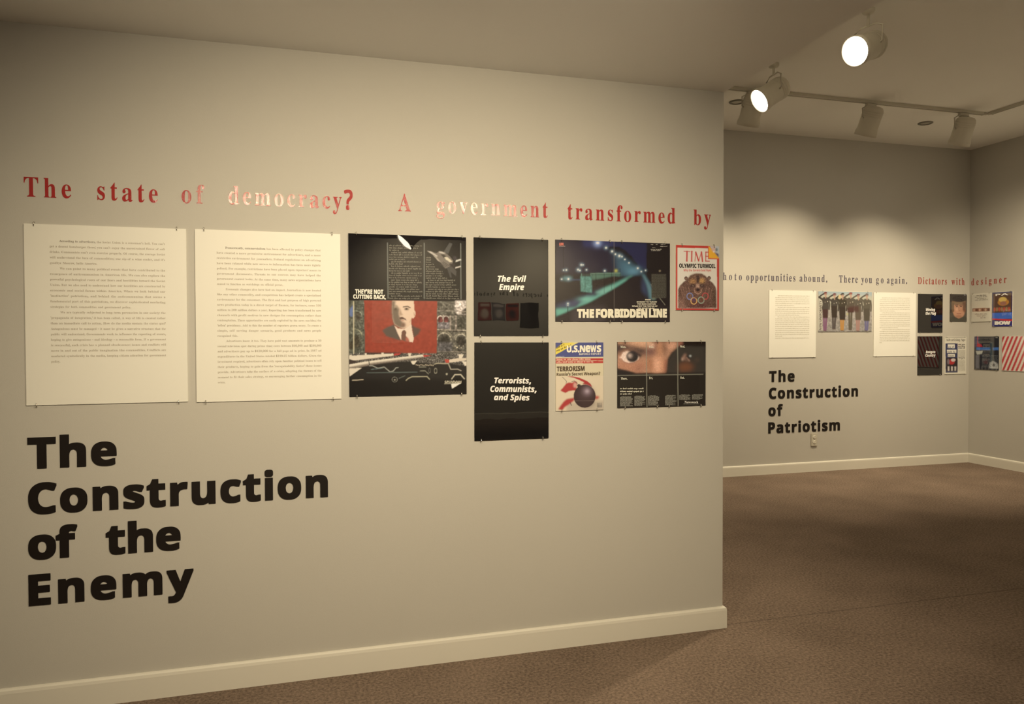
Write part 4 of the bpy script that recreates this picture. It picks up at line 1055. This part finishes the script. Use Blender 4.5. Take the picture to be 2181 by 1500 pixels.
for text, x0, x1, m, lab in (
    ('Photo', 3.675, 3.935, M_BLUE, 'slate blue word "Photo" half hidden by the end of the near wall'),
    ('opportunities', 3.982, 4.508, M_BLUE, 'slate blue word "opportunities" on the far wall'),
    ('abound.', 4.555, 4.862, M_BLUE, 'slate blue word "abound." ending the first far wall sentence'),
    ('There', 4.996, 5.210, M_BLUE, 'slate blue word "There" above the saluting group photo'),
    ('you', 5.252, 5.375, M_BLUE, 'slate blue word "you" between "There" and "go"'),
    ('go', 5.425, 5.511, M_BLUE, 'slate blue word "go" above the second far text panel'),
    ('again.', 5.552, 5.794, M_BLUE, 'slate blue word "again." just before the red words'),
    ('Dictators', 5.925, 6.282, M_REDFAR, 'red word "Dictators" above the small black panels on the far wall'),
    ('with', 6.341, 6.505, M_REDFAR, 'red word "with" beside the room corner')):
    wall_word(text, x0, x1, 1.801, 0.068, 'serif', m, lab, 0.68, 0.0015, 0.0, 'back', group='headline words on the far wall')
wall_word('designer', 3.120, 2.730, 1.796, 0.068, 'serif', M_REDFAR, 'red word "designer" on the right wall past the room corner', 0.66, 0.0015, 0.0, 'right', group='headline words on the far wall')

# ================================================================== WALL OUTLET
M_PLATE = material('ivory_plastic', (0.52, 0.50, 0.43), 0.4)
M_SOCKET = material('pale_plastic', (0.68, 0.66, 0.58), 0.4)
M_SLOT = material('dark_slot', (0.03, 0.025, 0.02), 0.7)
out = thing('wall_outlet', (4.7195, YF, 0.242), 'ivory double wall outlet just below the word "Patriotism"', 'wall outlet')
bm = bmesh.new(); add_box(bm, (-0.035, -0.010, 0), (0.035, 0, 0.124), 0.004); bm_object('cover_plate', bm, M_PLATE, out)
for z in (0.088, 0.040):
    bm = bmesh.new()
    add_lathe(bm, [(0.0168, 0), (0.0168, 0.003), (0.0150, 0.004)], 20, (False, True))
    bmesh.ops.transform(bm, matrix=Matrix.Translation((0, -0.0098, z)) @ Matrix.Rotation(math.pi / 2, 4, 'X'), verts=bm.verts[:])
    so = bm_object('socket', bm, M_SOCKET, out)
    bm = bmesh.new()
    for sxx in (-0.006, 0.006): add_box(bm, (sxx - 0.0012, -0.0143, z - 0.001), (sxx + 0.0012, -0.0136, z + 0.007))
    add_box(bm, (-0.0022, -0.0143, z - 0.010), (0.0022, -0.0136, z - 0.006))
    bm_object('slot', bm, M_SLOT, so)
bm = bmesh.new(); add_lathe(bm, [(0.0028, 0), (0.0028, 0.001)], 10, (False, True))
bmesh.ops.transform(bm, matrix=Matrix.Translation((0, -0.0098, 0.064)) @ Matrix.Rotation(math.pi / 2, 4, 'X'), verts=bm.verts[:])
bm_object('screw', bm, M_CLIP, out)

# ================================================================== CEILING TRACKS AND LAMPS
M_CAN = material('white_enamel', (0.60, 0.575, 0.50), 0.45)
M_TRACK = material('cream_track_metal', (0.55, 0.53, 0.46), 0.5)
M_GAP = material('dark_track_slot', (0.05, 0.04, 0.03), 0.7)
M_DARKIN = material('black_baffle', (0.03, 0.03, 0.03), 0.6)
M_BULB = bpy.data.materials.new('lamp_glass'); M_BULB.use_nodes = True
Nn = M_BULB.node_tree.nodes; Ll = M_BULB.node_tree.links
em = Nn.new('ShaderNodeEmission'); em.inputs['Color'].default_value = (1.0, 0.86, 0.66, 1); em.inputs['Strength'].default_value = 16.0
Ll.new(em.outputs[0], Nn['Material Output'].inputs['Surface'])

def track(name, a, b2, label, z=ZHIGH):
    a, b2 = Vector((a[0], a[1], 0)), Vector((b2[0], b2[1], 0)); d = b2 - a; ln = d.length
    t = thing(name, (a.x, a.y, z), label, 'lighting track', 'ceiling lighting tracks', math.atan2(d.y, d.x))
    bm = bmesh.new()
    for y0, y1, z0 in ((-0.018, -0.006, -0.022), (0.006, 0.018, -0.022), (-0.006, 0.006, -0.008)): add_box(bm, (0, y0, z0), (ln, y1, 0))
    bm_object('rail', bm, M_TRACK, t)
    bm = bmesh.new(); add_box(bm, (0.01, -0.006, -0.013), (ln - 0.01, 0.006, -0.008)); bm_object('slot', bm, M_GAP, t)
    for x0, x1 in ((-0.012, 0.0), (ln, ln + 0.012)):
        bm = bmesh.new(); add_box(bm, (x0, -0.019, -0.024), (x1, 0.019, 0), 0.002); bm_object('end_cap', bm, M_TRACK, t)
    return t
track('lighting_track', (2.0, 2.10), (5.56, 2.10), 'long ceiling track running along the far wall')
track('lighting_track', (5.62, 2.06), (5.62, -3.0), 'ceiling track running along the right wall')
track('lighting_track', (-2.5, -2.05), (1.7, -2.05), 'track on the low ceiling in front of the near wall', ZLOW)
track('lighting_track', (-2.5, -3.40), (1.7, -3.40), 'track on the low ceiling behind the camera', ZLOW)
track('lighting_track', (0.5, -7.28), (5.0, -7.28), 'ceiling track along the opposite wall')
bm = bmesh.new(); add_tube(bm, [(5.56, 2.10, ZHIGH - 0.012), (5.60, 2.10, ZHIGH - 0.012), (5.615, 2.095, ZHIGH - 0.012), (5.62, 2.08, ZHIGH - 0.012), (5.62, 2.06, ZHIGH - 0.012)], 0.010, 10)
tag(bm_object('track_connector', bm, M_TRACK, smooth=True), 'curved connector joining the far and right ceiling tracks', 'track connector')

CAN_PROFILE_OUT = [(0.0, 0.232), (0.035, 0.232), (0.058, 0.226), (0.071, 0.212), (0.076, 0.195), (0.077, 0.06), (0.080, 0.045), (0.0845, 0.03), (0.0845, 0.0)]
CAN_PROFILE_IN = [(0.0805, 0.0), (0.0795, 0.028), (0.070, 0.06)]
_proto = {}
def spotlight(key, label, track_z, lit=True):
    """A flat-back cylinder spot: its mouth sits at the lamp position and looks along the lamp direction."""
    pos, d, watt, cone, soft = LAMPS[key]; pos = Vector(pos); d = Vector(d).normalized()
    rot = d.to_track_quat('-Z', 'Y').to_matrix().to_4x4()
    axis_mid = pos - d * 0.13
    if key.startswith('wash') or key.startswith('near') or key.startswith('rear') or key.startswith('side'):
        rail = {'wash_side': (0, 5.62), 'side_fill_middle': (0, 5.62), 'side_fill_near': (0, 5.62), 'near_left': (1, -2.05), 'near_right': (1, -2.05), 'near_rear': (1, -3.40), 'rear_wash_left': (1, -7.28), 'rear_wash_right': (1, -7.28)}.get(key, (1, 2.10))
        off = [0, 0, 0]; off[rail[0]] = rail[1] - axis_mid[rail[0]]; axis_mid = axis_mid + Vector(off); pos = pos + Vector(off)
    t = thing('track_spotlight', (axis_mid.x, axis_mid.y, track_z), label, 'spotlight', 'track spotlights')
    M = Matrix.Translation(pos - t.location) @ rot
    if 'can' not in _proto:
        bm = bmesh.new(); add_lathe(bm, CAN_PROFILE_OUT[1:], 40, (True, False)); add_lathe(bm, [CAN_PROFILE_OUT[-1]] + CAN_PROFILE_IN, 40)
        for k in range(3):
            z = 0.15 + 0.017 * k; add_lathe(bm, [(0.0768, z), (0.0785, z + 0.003), (0.0785, z + 0.006), (0.0768, z + 0.009)], 40)
        bmesh.ops.remove_doubles(bm, verts=bm.verts[:], dist=1e-5)
        _proto['can'] = bm_object('can', bm, M_CAN, None, True)
        bm = bmesh.new(); add_lathe(bm, [(0.0775, 0.012), (0.0700, 0.007), (0.0500, 0.002), (0.0250, -0.0005), (0.003, -0.001)], 40, (False, True))
        _proto['bulb'] = bm_object('bulb_face', bm, M_BULB, None, True)
        first = True
    else: first = False
    for k in ('can', 'bulb'):
        o = _proto[k] if first else _proto[k].copy()
        if not first: COL.objects.link(o)
        o.parent = t; o.matrix_local = M
    # yoke: two arms from the stem to the pivots either side of the can
    pivot = axis_mid - t.location
    side = Vector((d.y, -d.x, 0)); side = side.normalized() if side.length > 1e-3 else Vector((1, 0, 0))
    bm = bmesh.new()
    top = Vector((0, 0, min(-0.045, pivot.z + 0.118)))
    for s in (-1, 1):
        add_tube(bm, [top, top + side * s * 0.05, top + side * s * 0.089 + Vector((0, 0, -0.022)), pivot + side * s * 0.089 + Vector((0, 0, 0.01)), pivot + side * s * 0.0755], 0.0055, 8)
    bm_object('yoke', bm, M_CAN, t, True)
    bm = bmesh.new(); add_tube(bm, [(0, 0, -0.03), top + Vector((0, 0, -0.004))], 0.009, 10); bm_object('stem', bm, M_CAN, t, True)
    if key in ('aimed_near', 'aimed_left'):
        bm = bmesh.new(); add_lathe(bm, [(0.036, 0.0), (0.036, -0.014), (0.030, -0.024), (0.010, -0.030)], 28, (False, True)); bm_object('canopy', bm, M_CAN, t, True); o = None
    else:
        bm = bmesh.new(); add_box(bm, (-0.045, -0.017, -0.05), (0.045, 0.017, -0.0245), 0.004); o = bm_object('adapter', bm, M_CAN, t)
    if o: o.rotation_euler.z = math.pi / 2 if 'side' in key else 0.0
    if lit:
        ld = bpy.data.lights.new('lamp_light', 'SPOT'); ld.energy = watt; ld.color = WARM
        ld.spot_size = math.radians(cone); ld.spot_blend = soft; ld.shadow_soft_size = 0.035
        lo = bpy.data.objects.new('lamp_light', ld); COL.objects.link(lo); lo.parent = t
        lo.matrix_local = Matrix.Translation(pos - t.location + d * 0.05) @ rot
    return t
spotlight('aimed_near', 'glaring white spotlight nearest the camera, high at the upper right', ZHIGH)
spotlight('aimed_left', 'glaring white spotlight beside the tip of the low ceiling', ZHIGH)
spotlight('wash_left', 'white cylinder spotlight partly hidden behind the glaring lamp, aimed at the far wall', ZHIGH)
spotlight('wash_middle', 'white cylinder spotlight tilted to the far wall, between the two round ceiling fittings', ZHIGH)
spotlight('wash_right', 'white cylinder spotlight hanging near the far corner of the ceiling', ZHIGH)
spotlight('wash_side', 'white cylinder spotlight on the right wall track, outside the view', ZHIGH)
spotlight('side_fill_middle', 'added fill spotlight on the right wall track, out of view, second from the far corner', ZHIGH)
spotlight('side_fill_near', 'added fill spotlight on the right wall track, out of view, third from the far corner', ZHIGH)
spotlight('near_left', 'white spotlight on the low ceiling aimed at the near wall, left one', ZLOW)
spotlight('near_right', 'white spotlight on the low ceiling aimed at the near wall, right one', ZLOW)
spotlight('near_rear', 'white spotlight on the low ceiling behind the camera', ZLOW)
spotlight('rear_wash_left', 'white spotlight aimed at the opposite wall, left one', ZHIGH)
spotlight('rear_wash_right', 'white spotlight aimed at the opposite wall, right one', ZHIGH)

# round fittings set in the ceiling
M_RIM = material('grey_metal_rim', (0.20, 0.19, 0.165), 0.4, metal=0.6)
M_LENS = material('pale_fitting_centre', (0.42, 0.40, 0.34), 0.5)
for x, y, lab in ((3.405, 2.404, 'small round grey ceiling fitting half hidden by the left spotlight'), (5.346, 2.481, 'small round grey ceiling fitting between the two far spotlights')):
    t = thing('ceiling_fitting', (x, y, ZHIGH), lab, 'ceiling fitting', 'round ceiling fittings')
    bm = bmesh.new(); add_lathe(bm, [(0.062, 0.0), (0.060, -0.006), (0.050, -0.010), (0.042, -0.008), (0.040, -0.002)], 28); bm_object('rim', bm, M_RIM, t, True)
    bm = bmesh.new(); add_lathe(bm, [(0.040, -0.003), (0.020, -0.005), (0.002, -0.006)], 28, (False, True)); bm_object('centre', bm, M_LENS, t, True)

# ================================================================== OPPOSITE WALL (seen mirrored in the glossy sheets)
wall_word('be', 3.97, 3.86, 1.94, 0.066, 'serif', M_BLACK, 'black serif word "be" on the wall opposite', 0.72, 0.0015, 0.0, 'rear', 'words on the opposite wall')
wall_word('keepers', 3.78, 3.45, 1.94, 0.066, 'serif', M_BLACK, 'black serif word "keepers" on the wall opposite', 0.72, 0.0015, 0.0, 'rear', 'words on the opposite wall')
wall_word('of', 3.38, 3.29, 1.94, 0.066, 'serif', M_BLACK, 'black serif word "of" on the wall opposite', 0.72, 0.0015, 0.0, 'rear', 'words on the opposite wall')
wall_word('the', 3.21, 3.08, 1.94, 0.066, 'serif', M_BLACK, 'black serif word "the" on the wall opposite', 0.72, 0.0015, 0.0, 'rear', 'words on the opposite wall')
wall_word('symbols', 3.01, 2.66, 1.94, 0.066, 'serif', M_BLACK, 'black serif word "symbols" on the wall opposite', 0.72, 0.0015, 0.0, 'rear', 'words on the opposite wall')
def art_plain(w, h, bg, fg):
    a = Art(w, h, UNIT, 0.01, (0.93, 0.79, 0.52)); a.fill(bg); a.rect(0.1, 0.08, 0.9, 0.25, fg, 1); a.ell(0.5, 0.62, 0.3, 0.24, fg, 2); return a
for x, z, w, h, bg, fg, lab in (
    (2.94, 1.55, 0.21, 0.28, (150, 50, 40), (220, 190, 150), 'red magazine cover on the opposite wall'),
    (3.165, 1.55, 0.21, 0.28, (110, 100, 90), (200, 180, 150), 'grey magazine cover on the opposite wall'),
    (3.38, 1.55, 0.20, 0.28, (160, 60, 40), (60, 40, 36), 'orange magazine cover on the opposite wall'),
    (3.72, 1.44, 0.31, 0.39, (28, 24, 20), (30, 26, 22), 'black title panel on the opposite wall'),
    (1.60, 1.20, 0.51, 0.62, (236, 219, 176), (222, 204, 162), 'white text panel on the opposite wall')):
    sheet('magazine_cover' if w < 0.3 else 'text_panel', art_plain(w, h, bg, fg), (x, z), lab, 'panel', 'rear')
